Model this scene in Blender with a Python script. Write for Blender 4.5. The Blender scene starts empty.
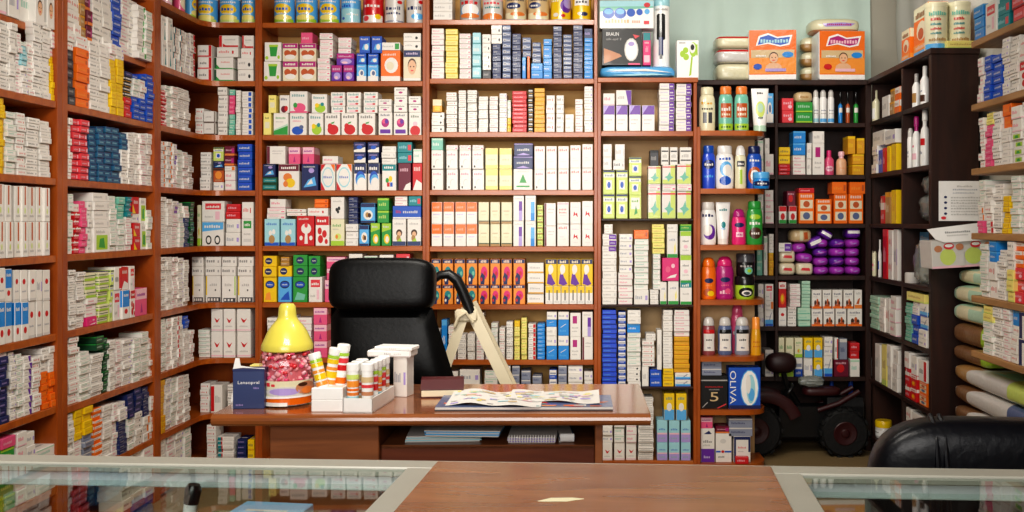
import bpy, math, random, re
from mathutils import Vector, Matrix
random.seed(11)
R = math.radians
SC = bpy.context.scene
COL = SC.collection
U = random.uniform

# ------------------------------------------------------------------ colours
def hexlin(h):
    c = [int(h[i:i + 2], 16) / 255 for i in (0, 2, 4)]
    return tuple((v / 12.92 if v <= .04045 else ((v + .055) / 1.055) ** 2.4) for v in c) + (1.0,)
PAL = {k: hexlin(v) for k, v in dict(
    w='efeae3', W='faf8f5', i='e9ddc0', e='b3afac', E='d9d5d0', q='47474c', k='121214', n='1c2a60', N='31406f',
    b='1c58c0', B='2d55d6', s='5fb2ea', S='1f8ede', c='178a90', a='a6d9e2', g='2f9d40', G='12492c', l='a9cf38', L='d3e37a',
    y='f3cb12', Y='f4e584', o='f47512', O='f59a3a', r='cf1820', R='e2404a', p='ea5c8a', P='f3c3cf', m='b5207c', M='e02a7a',
    v='6b2aa2', V='b49fdc', z='701030', t='b58a52', T='d8bd90', d='4c2a18', D='26140e', f='e8b892', F='c98a64', K='ad3cba', Z='8ab6dc', Q='86603e', h='bcdcc4',
    H='7cc4ae', x='8f95a8', X='5d6c93', u='2f6a8e', j='e8843a', J='c25a26', A='e0a21c', C='e8e2c0').items()}
def colr(c):
    return PAL[c] if isinstance(c, str) else c

# ------------------------------------------------------------------ materials
def newmat(name):
    m = bpy.data.materials.new(name); m.use_nodes = True
    nt = m.node_tree; b = nt.nodes['Principled BSDF']
    return m, nt, b
def printed(name, rough, coat=0.0, spec=.5, tint=.06, bump=0.0):
    """a printed surface: the colour layer of the mesh, faintly uneven, a little different from piece to piece"""
    m, nt, b = newmat(name); N = nt.nodes; L = nt.links
    at = N.new('ShaderNodeVertexColor'); at.layer_name = 'Col'
    oi = N.new('ShaderNodeObjectInfo'); tc = N.new('ShaderNodeTexCoord')
    nz = N.new('ShaderNodeTexNoise'); nz.inputs['Scale'].default_value = 38; nz.inputs['Detail'].default_value = 3
    L.new(tc.outputs['Object'], nz.inputs['Vector'])
    mr = N.new('ShaderNodeMapRange'); mr.inputs['To Min'].default_value = 1 - tint; mr.inputs['To Max'].default_value = 1.0
    L.new(oi.outputs['Random'], mr.inputs['Value'])
    m2 = N.new('ShaderNodeMapRange'); m2.inputs['To Min'].default_value = .93; m2.inputs['To Max'].default_value = 1.03
    L.new(nz.outputs['Fac'], m2.inputs['Value'])
    mu = N.new('ShaderNodeMath'); mu.operation = 'MULTIPLY'
    L.new(mr.outputs[0], mu.inputs[0]); L.new(m2.outputs[0], mu.inputs[1])
    vm = N.new('ShaderNodeVectorMath'); vm.operation = 'SCALE'
    L.new(at.outputs['Color'], vm.inputs[0]); L.new(mu.outputs[0], vm.inputs['Scale'])
    L.new(vm.outputs[0], b.inputs['Base Color'])
    b.inputs['Roughness'].default_value = rough; b.inputs['Coat Weight'].default_value = coat
    b.inputs['Specular IOR Level'].default_value = spec
    if bump:
        bp = N.new('ShaderNodeBump'); bp.inputs['Strength'].default_value = bump; bp.inputs['Distance'].default_value = .004
        n3 = N.new('ShaderNodeTexNoise'); n3.inputs['Scale'].default_value = 60
        L.new(tc.outputs['Object'], n3.inputs['Vector']); L.new(n3.outputs['Fac'], bp.inputs['Height']); L.new(bp.outputs[0], b.inputs['Normal'])
    return m
def wood(name, c1, c2, rough, scale=3.0, coat=.2, axis=(1, 12, 12)):
    m, nt, b = newmat(name); N = nt.nodes; L = nt.links
    tc = N.new('ShaderNodeTexCoord'); mp = N.new('ShaderNodeMapping'); mp.inputs['Scale'].default_value = axis
    nz = N.new('ShaderNodeTexNoise'); nz.inputs['Scale'].default_value = scale; nz.inputs['Detail'].default_value = 6; nz.inputs['Distortion'].default_value = 1.2
    cr = N.new('ShaderNodeValToRGB'); cr.color_ramp.elements[0].position = .3; cr.color_ramp.elements[1].position = .72
    cr.color_ramp.elements[0].color = hexlin(c1); cr.color_ramp.elements[1].color = hexlin(c2)
    L.new(tc.outputs['Object'], mp.inputs[0]); L.new(mp.outputs[0], nz.inputs['Vector']); L.new(nz.outputs['Fac'], cr.inputs[0]); L.new(cr.outputs[0], b.inputs['Base Color'])
    b.inputs['Roughness'].default_value = rough; b.inputs['Coat Weight'].default_value = coat; b.inputs['Coat Roughness'].default_value = .15
    return m
def plain(name, c, rough, metal=0.0, noise=0.0, nscale=20, bump=0.0, coat=0.0):
    m, nt, b = newmat(name); N = nt.nodes; L = nt.links
    b.inputs['Roughness'].default_value = rough; b.inputs['Metallic'].default_value = metal; b.inputs['Coat Weight'].default_value = coat
    tc = N.new('ShaderNodeTexCoord'); nz = N.new('ShaderNodeTexNoise'); nz.inputs['Scale'].default_value = nscale; nz.inputs['Detail'].default_value = 5
    L.new(tc.outputs['Object'], nz.inputs['Vector'])
    mx = N.new('ShaderNodeMix'); mx.data_type = 'RGBA'
    base = hexlin(c); mx.inputs['A'].default_value = tuple(v * (1 - noise) for v in base[:3]) + (1,); mx.inputs['B'].default_value = tuple(min(1, v * (1 + noise)) for v in base[:3]) + (1,)
    L.new(nz.outputs['Fac'], mx.inputs['Factor']); L.new(mx.outputs['Result'], b.inputs['Base Color'])
    if bump:
        bp = N.new('ShaderNodeBump'); bp.inputs['Strength'].default_value = bump; bp.inputs['Distance'].default_value = .01
        L.new(nz.outputs['Fac'], bp.inputs['Height']); L.new(bp.outputs[0], b.inputs['Normal'])
    return m
def clearmat(name, tint, gloss_rough=.02, ior=1.5, body=0.0, bodycol='ffffff'):
    """thin clear sheet: transmits, with a mirror-like reflection that grows at grazing angles"""
    m = bpy.data.materials.new(name); m.use_nodes = True; nt = m.node_tree; N = nt.nodes; L = nt.links
    N.clear(); out = N.new('ShaderNodeOutputMaterial')
    tr = N.new('ShaderNodeBsdfTransparent'); tr.inputs[0].default_value = hexlin(tint)
    gl = N.new('ShaderNodeBsdfGlossy'); gl.inputs['Roughness'].default_value = gloss_rough
    lw = N.new('ShaderNodeLayerWeight'); lw.inputs['Blend'].default_value = .5
    pw = N.new('ShaderNodeMath'); pw.operation = 'POWER'; pw.inputs[1].default_value = 5; L.new(lw.outputs['Facing'], pw.inputs[0])
    fr = N.new('ShaderNodeMath'); fr.operation = 'MULTIPLY_ADD'; fr.inputs[1].default_value = .96; fr.inputs[2].default_value = .04; L.new(pw.outputs[0], fr.inputs[0])
    mx = N.new('ShaderNodeMixShader'); L.new(fr.outputs[0], mx.inputs[0])
    src = tr
    if body:
        df = N.new('ShaderNodeBsdfDiffuse'); df.inputs[0].default_value = hexlin(bodycol)
        m0 = N.new('ShaderNodeMixShader'); m0.inputs[0].default_value = body
        L.new(tr.outputs[0], m0.inputs[1]); L.new(df.outputs[0], m0.inputs[2]); src = m0
    L.new(src.outputs[0], mx.inputs[1]); L.new(gl.outputs[0], mx.inputs[2]); L.new(mx.outputs[0], out.inputs[0])
    return m
CARTON = printed('printed carton', .42, coat=.12)
PLAST = printed('coloured plastic', .28, coat=.25)
FILM = printed('glossy film', .3, coat=.3, bump=.5)
PAPER = printed('paper', .75, tint=.03)
TIN = printed('lacquered tin', .3, coat=.3)
WOOD = wood('red brown wood veneer', '92400a', 'ae5814', .38, coat=.25, axis=(3, 3, 1))
WOODH = wood('red brown shelf veneer', '9a480e', 'ba641c', .34, coat=.3, axis=(1, 6, 6))
TANL = wood('pale tan backing board', 'd2aa76', 'e2c090', .6, scale=2, coat=0, axis=(2, 2, 2))
TANB = wood('tan backing board', 'd8a65c', 'eabf78', .6, scale=2, coat=0, axis=(2, 2, 2))
DARKW = wood('very dark wood', '24120c', '3c1e14', .5, coat=.1, axis=(4, 4, .6))
DESKW = wood('desk top veneer', '7a4423', '9a5c30', .13, coat=.6, axis=(.6, 7, 7))
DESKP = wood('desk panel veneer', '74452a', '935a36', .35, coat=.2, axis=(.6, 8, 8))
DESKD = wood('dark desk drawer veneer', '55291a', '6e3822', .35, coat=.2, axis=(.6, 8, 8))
PLANK = wood('pale plank wood', '9a7248', 'b58a5a', .5, coat=.1, axis=(8, 1, 8))
CTOP = wood('counter board veneer', '74431e', '9c6436', .27, coat=.3, axis=(.8, 5, 5))
LEATHER = plain('black leather', '050506', .42, noise=.3, nscale=60, bump=.08)
LEATHB = plain('blue black leather', '0b0c14', .34, noise=.3, nscale=50, bump=.12)
LEATHB.node_tree.nodes['Principled BSDF'].inputs['Specular IOR Level'].default_value = .38
for _m in (LEATHER,): _m.node_tree.nodes['Principled BSDF'].inputs['Specular IOR Level'].default_value = .22
BLACKP = plain('black plastic', '0e0e10', .4, noise=.1)
RUBBER = plain('black rubber', '0a0a0b', .7, noise=.2, nscale=60, bump=.3)
REDP = plain('dark red plastic', '360a0e', .45, noise=.1)
BEIGEM = plain('beige painted metal', 'd8ccb0', .4, noise=.05)
STEEL = plain('steel', '9a9a9c', .3, metal=.9, noise=.05)
ALU = plain('pale counter frame', 'a9a79c', .35, noise=.08, nscale=12)
ALUB = plain('bluish white rail', 'eef0f6', .3, noise=.1, nscale=5)
GLASS = clearmat('counter glass', 'eef6f2')
JARM = clearmat('clear jar plastic', 'fdf4f4')
BAGM = clearmat('thin plastic bag', 'eef2f0', gloss_rough=.2, body=.38, bodycol='b9bdb8')

# ------------------------------------------------------------------ mesh building
TXT = {}
def text_polys(s):
    if s not in TXT:
        c = bpy.data.curves.new('lettering', 'FONT'); c.body = s; c.resolution_u = 3
        o = bpy.data.objects.new('lettering', c); COL.objects.link(o)
        dg = bpy.context.evaluated_depsgraph_get(); me = o.evaluated_get(dg).to_mesh()
        vs = [(v.co.x, v.co.y) for v in me.vertices]; fs = [tuple(p.vertices) for p in me.polygons]
        o.evaluated_get(dg).to_mesh_clear(); bpy.data.objects.remove(o); bpy.data.curves.remove(c)
        x0 = min(v[0] for v in vs); x1 = max(v[0] for v in vs); y0 = min(v[1] for v in vs); y1 = max(v[1] for v in vs)
        TXT[s] = ([((x - x0) / (x1 - x0), (y - y0) / (y1 - y0)) for x, y in vs], fs)
    return TXT[s]

class MB:
    def __init__(s):
        s.v = []; s.f = []; s.c = []; s.sm = []; s.cv = None
    def face(s, pts, col, smooth=False):
        b = len(s.v); s.v.extend(Vector(p) for p in pts); s.f.append(tuple(range(b, b + len(pts)))); s.c.append(colr(col)); s.sm.append(smooth)
    def raw(s, vs, fs, col, smooth=False):
        b = len(s.v); s.v.extend(Vector(p) for p in vs)
        for i, f in enumerate(fs):
            s.f.append(tuple(b + k for k in f)); s.c.append(colr(col[i] if isinstance(col, list) else col)); s.sm.append(smooth)
    def box(s, x0, x1, y0, y1, z0, z1, col='w', ch=0.0, M=None):
        if x0 > x1: x0, x1 = x1, x0
        if y0 > y1: y0, y1 = y1, y0
        if z0 > z1: z0, z1 = z1, z0
        ch = min(ch, (x1 - x0) * .3, (y1 - y0) * .3, (z1 - z0) * .3)
        c = Vector(((x0 + x1) / 2, (y0 + y1) / 2, (z0 + z1) / 2)); hx = (x1 - x0) / 2; hy = (y1 - y0) / 2; hz = (z1 - z0) / 2
        vs = []; idx = {}
        sg = [(a, b, d) for a in (-1, 1) for b in (-1, 1) for d in (-1, 1)]
        if ch <= 0:
            for q in sg: idx[q] = len(vs); vs.append(Vector((q[0] * hx, q[1] * hy, q[2] * hz)))
            fs = []
            for ax in range(3):
                for sd in (-1, 1):
                    f = [q for q in sg if q[ax] == sd]; f = [f[0], f[1], f[3], f[2]]; fs.append([idx[q] for q in f])
        else:
            for q in sg:
                for ax in range(3):
                    h = [hx - ch, hy - ch, hz - ch]; h[ax] += ch
                    idx[q + (ax,)] = len(vs); vs.append(Vector((q[0] * h[0], q[1] * h[1], q[2] * h[2])))
            fs = []
            for ax in range(3):
                for sd in (-1, 1):
                    f = [q for q in sg if q[ax] == sd]; f = [f[0], f[1], f[3], f[2]]; fs.append([idx[q + (ax,)] for q in f])
            for ax in range(3):
                o1, o2 = [k for k in range(3) if k != ax]
                for a in (-1, 1):
                    for b in (-1, 1):
                        q0 = [0, 0, 0]; q0[o1] = a; q0[o2] = b; q0[ax] = -1; q1 = list(q0); q1[ax] = 1
                        fs.append([idx[tuple(q0) + (o1,)], idx[tuple(q1) + (o1,)], idx[tuple(q1) + (o2,)], idx[tuple(q0) + (o2,)]])
            for q in sg: fs.append([idx[q + (0,)], idx[q + (1,)], idx[q + (2,)]])
        out = []
        for f in fs:
            p = [vs[i] for i in f]; n = (p[1] - p[0]).cross(p[2] - p[0]); m = sum(p, Vector()) / len(p)
            out.append(tuple(f) if n.dot(m) > 0 else tuple(reversed(f)))
        vs = [v + c for v in vs]
        if M is not None: vs = [M @ v for v in vs]
        s.raw(vs, out, col)
    def prism(s, poly, z0, z1, col):
        """horizontal outline (counter-clockwise x, y) extruded in z"""
        n = len(poly); vs = [(x, y, z0) for x, y in poly] + [(x, y, z1) for x, y in poly]
        fs = [tuple(range(n, 2 * n)), tuple(reversed(range(n)))] + [(i, (i + 1) % n, n + (i + 1) % n, n + i) for i in range(n)]
        s.raw(vs, fs, col)
    def prismx(s, poly, x0, x1, col):
        """outline in (y, z) extruded in x"""
        n = len(poly); vs = [(x0, y, z) for y, z in poly] + [(x1, y, z) for y, z in poly]
        fs = [tuple(range(n, 2 * n)), tuple(reversed(range(n)))] + [(i, (i + 1) % n, n + (i + 1) % n, n + i) for i in range(n)]
        s.raw(vs, fs, col)
    def lathe(s, prof, col, seg=20, cx=0, cy=0, sx=1, sy=1, M=None, smooth=True):
        """prof: (radius, z) or (radius, z, colour of the band that starts here)"""
        vs = []; fs = []; cs = []
        for p in prof:
            for k in range(seg):
                a = 2 * math.pi * k / seg; vs.append(Vector((cx + p[0] * sx * math.cos(a), cy + p[0] * sy * math.sin(a), p[1])))
        for i in range(len(prof) - 1):
            cc = prof[i][2] if len(prof[i]) > 2 else col
            for k in range(seg):
                k2 = (k + 1) % seg; fs.append((i * seg + k, i * seg + k2, (i + 1) * seg + k2, (i + 1) * seg + k)); cs.append(cc)
        fs.append(tuple(reversed(range(seg)))); cs.append(prof[0][2] if len(prof[0]) > 2 else col)
        b = (len(prof) - 1) * seg; fs.append(tuple(range(b, b + seg))); cs.append(prof[-1][2] if len(prof[-1]) > 2 else col)
        if M is not None: vs = [M @ v for v in vs]
        s.raw(vs, fs, cs, smooth)
    def tube(s, pts, r, col, seg=10, flat=1.0, closed=False):
        pts = [Vector(p) for p in pts]; n = len(pts); vs = []; fs = []
        prev = None
        for i, p in enumerate(pts):
            t = (pts[min(i + 1, n - 1)] - pts[max(i - 1, 0)]).normalized()
            if prev is None:
                a = t.cross(Vector((0, 1, 0)))
                if a.length < .05: a = t.cross(Vector((1, 0, 0)))
                a.normalize()
            else:
                a = (prev - t * prev.dot(t)).normalized()
            prev = a; b = t.cross(a); rr = r[i] if isinstance(r, (list, tuple)) else r
            for k in range(seg):
                q = 2 * math.pi * k / seg; vs.append(p + a * (rr * math.cos(q)) + b * (rr * flat * math.sin(q)))
        for i in range(n - 1):
            for k in range(seg):
                k2 = (k + 1) % seg; fs.append((i * seg + k, i * seg + k2, (i + 1) * seg + k2, (i + 1) * seg + k))
        fs.append(tuple(reversed(range(seg)))); fs.append(tuple(range((n - 1) * seg, n * seg)))
        s.raw(vs, fs, col, True)
    def super(s, c, h, col, e1=.35, e2=.35, nu=20, nv=14, M=None, wob=0.0, seed=0):
        """rounded cushion / soft pack: a superellipsoid of half sizes h about c"""
        rnd = random.Random(seed)
        def pw(x, e): return math.copysign(abs(x) ** e, x)
        vs = []; fs = []
        for i in range(nv + 1):
            ph = -math.pi / 2 + math.pi * i / nv
            for k in range(nu):
                th = 2 * math.pi * k / nu; w = 1 + (rnd.uniform(-wob, wob) if wob else 0)
                v = Vector((h[0] * pw(math.cos(ph), e1) * pw(math.cos(th), e2) * w, h[1] * pw(math.cos(ph), e1) * pw(math.sin(th), e2) * w, h[2] * pw(math.sin(ph), e1) * (1 + (w - 1) * .6)))
                if M is not None: v = M @ v
                vs.append(v + Vector(c))
        for i in range(nv):
            for k in range(nu):
                k2 = (k + 1) % nu; fs.append((i * nu + k, i * nu + k2, (i + 1) * nu + k2, (i + 1) * nu + k))
        s.raw(vs, fs, col, True)
    def uvface(s, uv, fn, lift, col):
        """a printed patch; on a curved body (cv = cells across, cells up) it is cut into cells that follow the surface"""
        if not s.cv: s.face([fn(u, v, lift) for u, v in uv], col); return
        def clip(P, ax, val, keep):
            out = []
            for i in range(len(P)):
                a, b = P[i - 1], P[i]; ia = (a[ax] - val) * keep >= 0; ib = (b[ax] - val) * keep >= 0
                if ia != ib: t = (val - a[ax]) / (b[ax] - a[ax]); out.append((a[0] + (b[0] - a[0]) * t, a[1] + (b[1] - a[1]) * t))
                if ib: out.append(b)
            return out
        nu, nv = s.cv
        for i in range(nu):
            A = clip(clip(uv, 0, i / nu if i else -9, 1), 0, (i + 1) / nu if i < nu - 1 else 9, -1) if uv else []
            if len(A) < 3: continue
            for j in range(nv):
                B = clip(clip(A, 1, j / nv if j else -9, 1), 1, (j + 1) / nv if j < nv - 1 else 9, -1)
                if len(B) >= 3: s.face([fn(u, v, lift) for u, v in B], col)
    # prints on a flat front: fn maps (u, v, lift) to a point
    def prints(s, ops, fn, asp=1.0, seed=0):
        rnd = random.Random(seed); lift = 0
        for op in ops.split(';'):
            if not op: continue
            lift += 1
            if op[0] == 'x':                                           # real lettering  x u0,v0,u1,v1 colour words
                nums, cc, word = re.match(r'x([-\d,.]+)([A-Za-z])(.*)', op).groups(); u0, v0, u1, v1 = (float(q) / 100 for q in nums.split(','))
                vs, fs = text_polys(word); s.raw([fn(u0 + (u1 - u0) * x, v0 + (v1 - v0) * y, lift) for x, y in vs], fs, cc); continue
            k, nums, cc = re.match(r'([a-z])([-\d,.]+)([A-Za-z])$', op).groups(); q = [float(t) / 100 for t in nums.split(',')]
            if k == 'r':
                u0, v0, u1, v1 = q; s.uvface([(u0, v0), (u1, v0), (u1, v1), (u0, v1)], fn, lift, cc)
            elif k == 'c':
                u, v, ru, rv = q; s.uvface([(u + ru * math.cos(2 * math.pi * t / 14), v + rv * math.sin(2 * math.pi * t / 14)) for t in range(14)], fn, lift, cc)
            elif k == 'p':
                s.uvface([(q[i], q[i + 1]) for i in range(0, len(q), 2)], fn, lift, cc)
            elif k == 't':                                             # a line of small print
                if s.c and not s.cv: cc = tuple(.68 * a_ + .32 * b_ for a_, b_ in zip(colr(cc), s.c[0]))
                u0, v0, u1, v1 = q; n = max(4, min(13, int((u1 - u0) / max(.02, v1 - v0) * asp * 1.5))); x = u0; st = (u1 - u0) / n
                for i in range(n):
                    hh = v0 + (v1 - v0) * rnd.uniform(.6, 1); s.face([fn(x, v0, lift), fn(x + st * .7, v0, lift), fn(x + st * .7, hh, lift), fn(x, hh, lift)], cc); x += st
            elif k == 'b':                                             # child's or woman's face with hair and shoulders
                u, v, ru, rv = q
                E = lambda a, b, c, d, col, l: s.uvface([(a + c * math.cos(2 * math.pi * t / 14), b + d * math.sin(2 * math.pi * t / 14)) for t in range(14)], fn, l, col)
                E(u, v + rv * .25, ru * 1.08, rv * 1.0, 'd', lift); E(u, v, ru, rv, cc, lift + 1); E(u - ru * .4, v + rv * .1, ru * .16, rv * .1, 'd', lift + 2); E(u + ru * .4, v + rv * .1, ru * .16, rv * .1, 'd', lift + 2); E(u, v - rv * .45, ru * .35, rv * .1, 'R', lift + 2); lift += 3
    def build(s, name, mat, parent=None, loc=None, rot=None, off=None, sharp=40):
        me = bpy.data.meshes.new(name)
        vs = s.v if off is None else [v - Vector(off) for v in s.v]
        me.from_pydata([tuple(v) for v in vs], [], s.f)
        ca = me.color_attributes.new('Col', 'FLOAT_COLOR', 'CORNER'); buf = []
        for f, c in zip(s.f, s.c): buf.extend(tuple(c) * len(f))
        ca.data.foreach_set('color', buf)
        if any(s.sm):
            me.polygons.foreach_set('use_smooth', s.sm); me.set_sharp_from_angle(angle=R(sharp))
        me.materials.append(mat); me.update()
        o = bpy.data.objects.new(name, me); COL.objects.link(o)
        if parent is not None: o.parent = parent
        if loc is not None: o.location = loc
        if rot is not None: o.rotation_euler = rot if isinstance(rot, tuple) else (0, 0, rot)
        return o

def tag(o, label=None, cat=None, group=None, kind=None):
    if label: o['label'] = label
    if cat: o['category'] = cat
    if group: o['group'] = group
    if kind: o['kind'] = kind
    return o
def thing(name, label, cat, loc=(0, 0, 0), rot=0, group=None):
    o = bpy.data.objects.new(name, None); o.empty_display_size = .05; COL.objects.link(o); o.location = loc
    o.rotation_euler = rot if isinstance(rot, tuple) else (0, 0, rot)
    return tag(o, label, cat, group)
def struct(name, mb, mat):
    o = mb.build(name, mat); o['kind'] = 'structure'; return o

# ------------------------------------------------------------------ camera and the planes things stand on
CX, CY, F, HZ = 585.0, 222.0, 1000.0, 1.35
cam = bpy.data.cameras.new('camera'); co = bpy.data.objects.new('camera', cam); COL.objects.link(co); SC.camera = co
co.location = (0, 0, HZ); co.rotation_euler = (R(90), 0, 0); cam.sensor_width = 36; cam.lens = 36 * F / 1024
cam.shift_x = (512 - CX) / 1024; cam.shift_y = (CY - 256) / 1024; cam.clip_start = .05
def zat(y, d): return HZ - (y - CY) / F * d
def xat(x, d): return (x - CX) / F * d
class Back:
    rot = 0.0
    def __init__(s, d): s.d = d
    def span(s, a, b): return (xat(a, s.d) + xat(b, s.d)) / 2, xat(b, s.d) - xat(a, s.d)
    def z(s, x, y): return zat(y, s.d)
    def pt(s, q, into, z): return Vector((q, s.d + into, z))
class Left:
    rot = math.pi / 2
    def __init__(s, X): s.X = X
    def dist(s, x): return s.X * F / (x - CX)
    def span(s, a, b): return (s.dist(a) + s.dist(b)) / 2, abs(s.dist(b) - s.dist(a))
    def z(s, x, y): return zat(y, s.dist(x))
    def pt(s, q, into, z): return Vector((s.X - into, q, z))
class Right(Left):
    rot = -math.pi / 2
    def pt(s, q, into, z): return Vector((s.X + into, q, z))
ORD = ['zeroth', 'first', 'second', 'third', 'fourth', 'fifth', 'sixth', 'seventh', 'eighth', 'ninth', 'tenth', 'eleventh', 'twelfth', 'thirteenth', 'fourteenth', 'fifteenth', 'sixteenth', 'seventeenth', 'eighteenth', 'nineteenth', 'twentieth'] + ['twenty-' + q for q in 'first second third fourth fifth sixth seventh eighth ninth'.split()]
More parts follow.
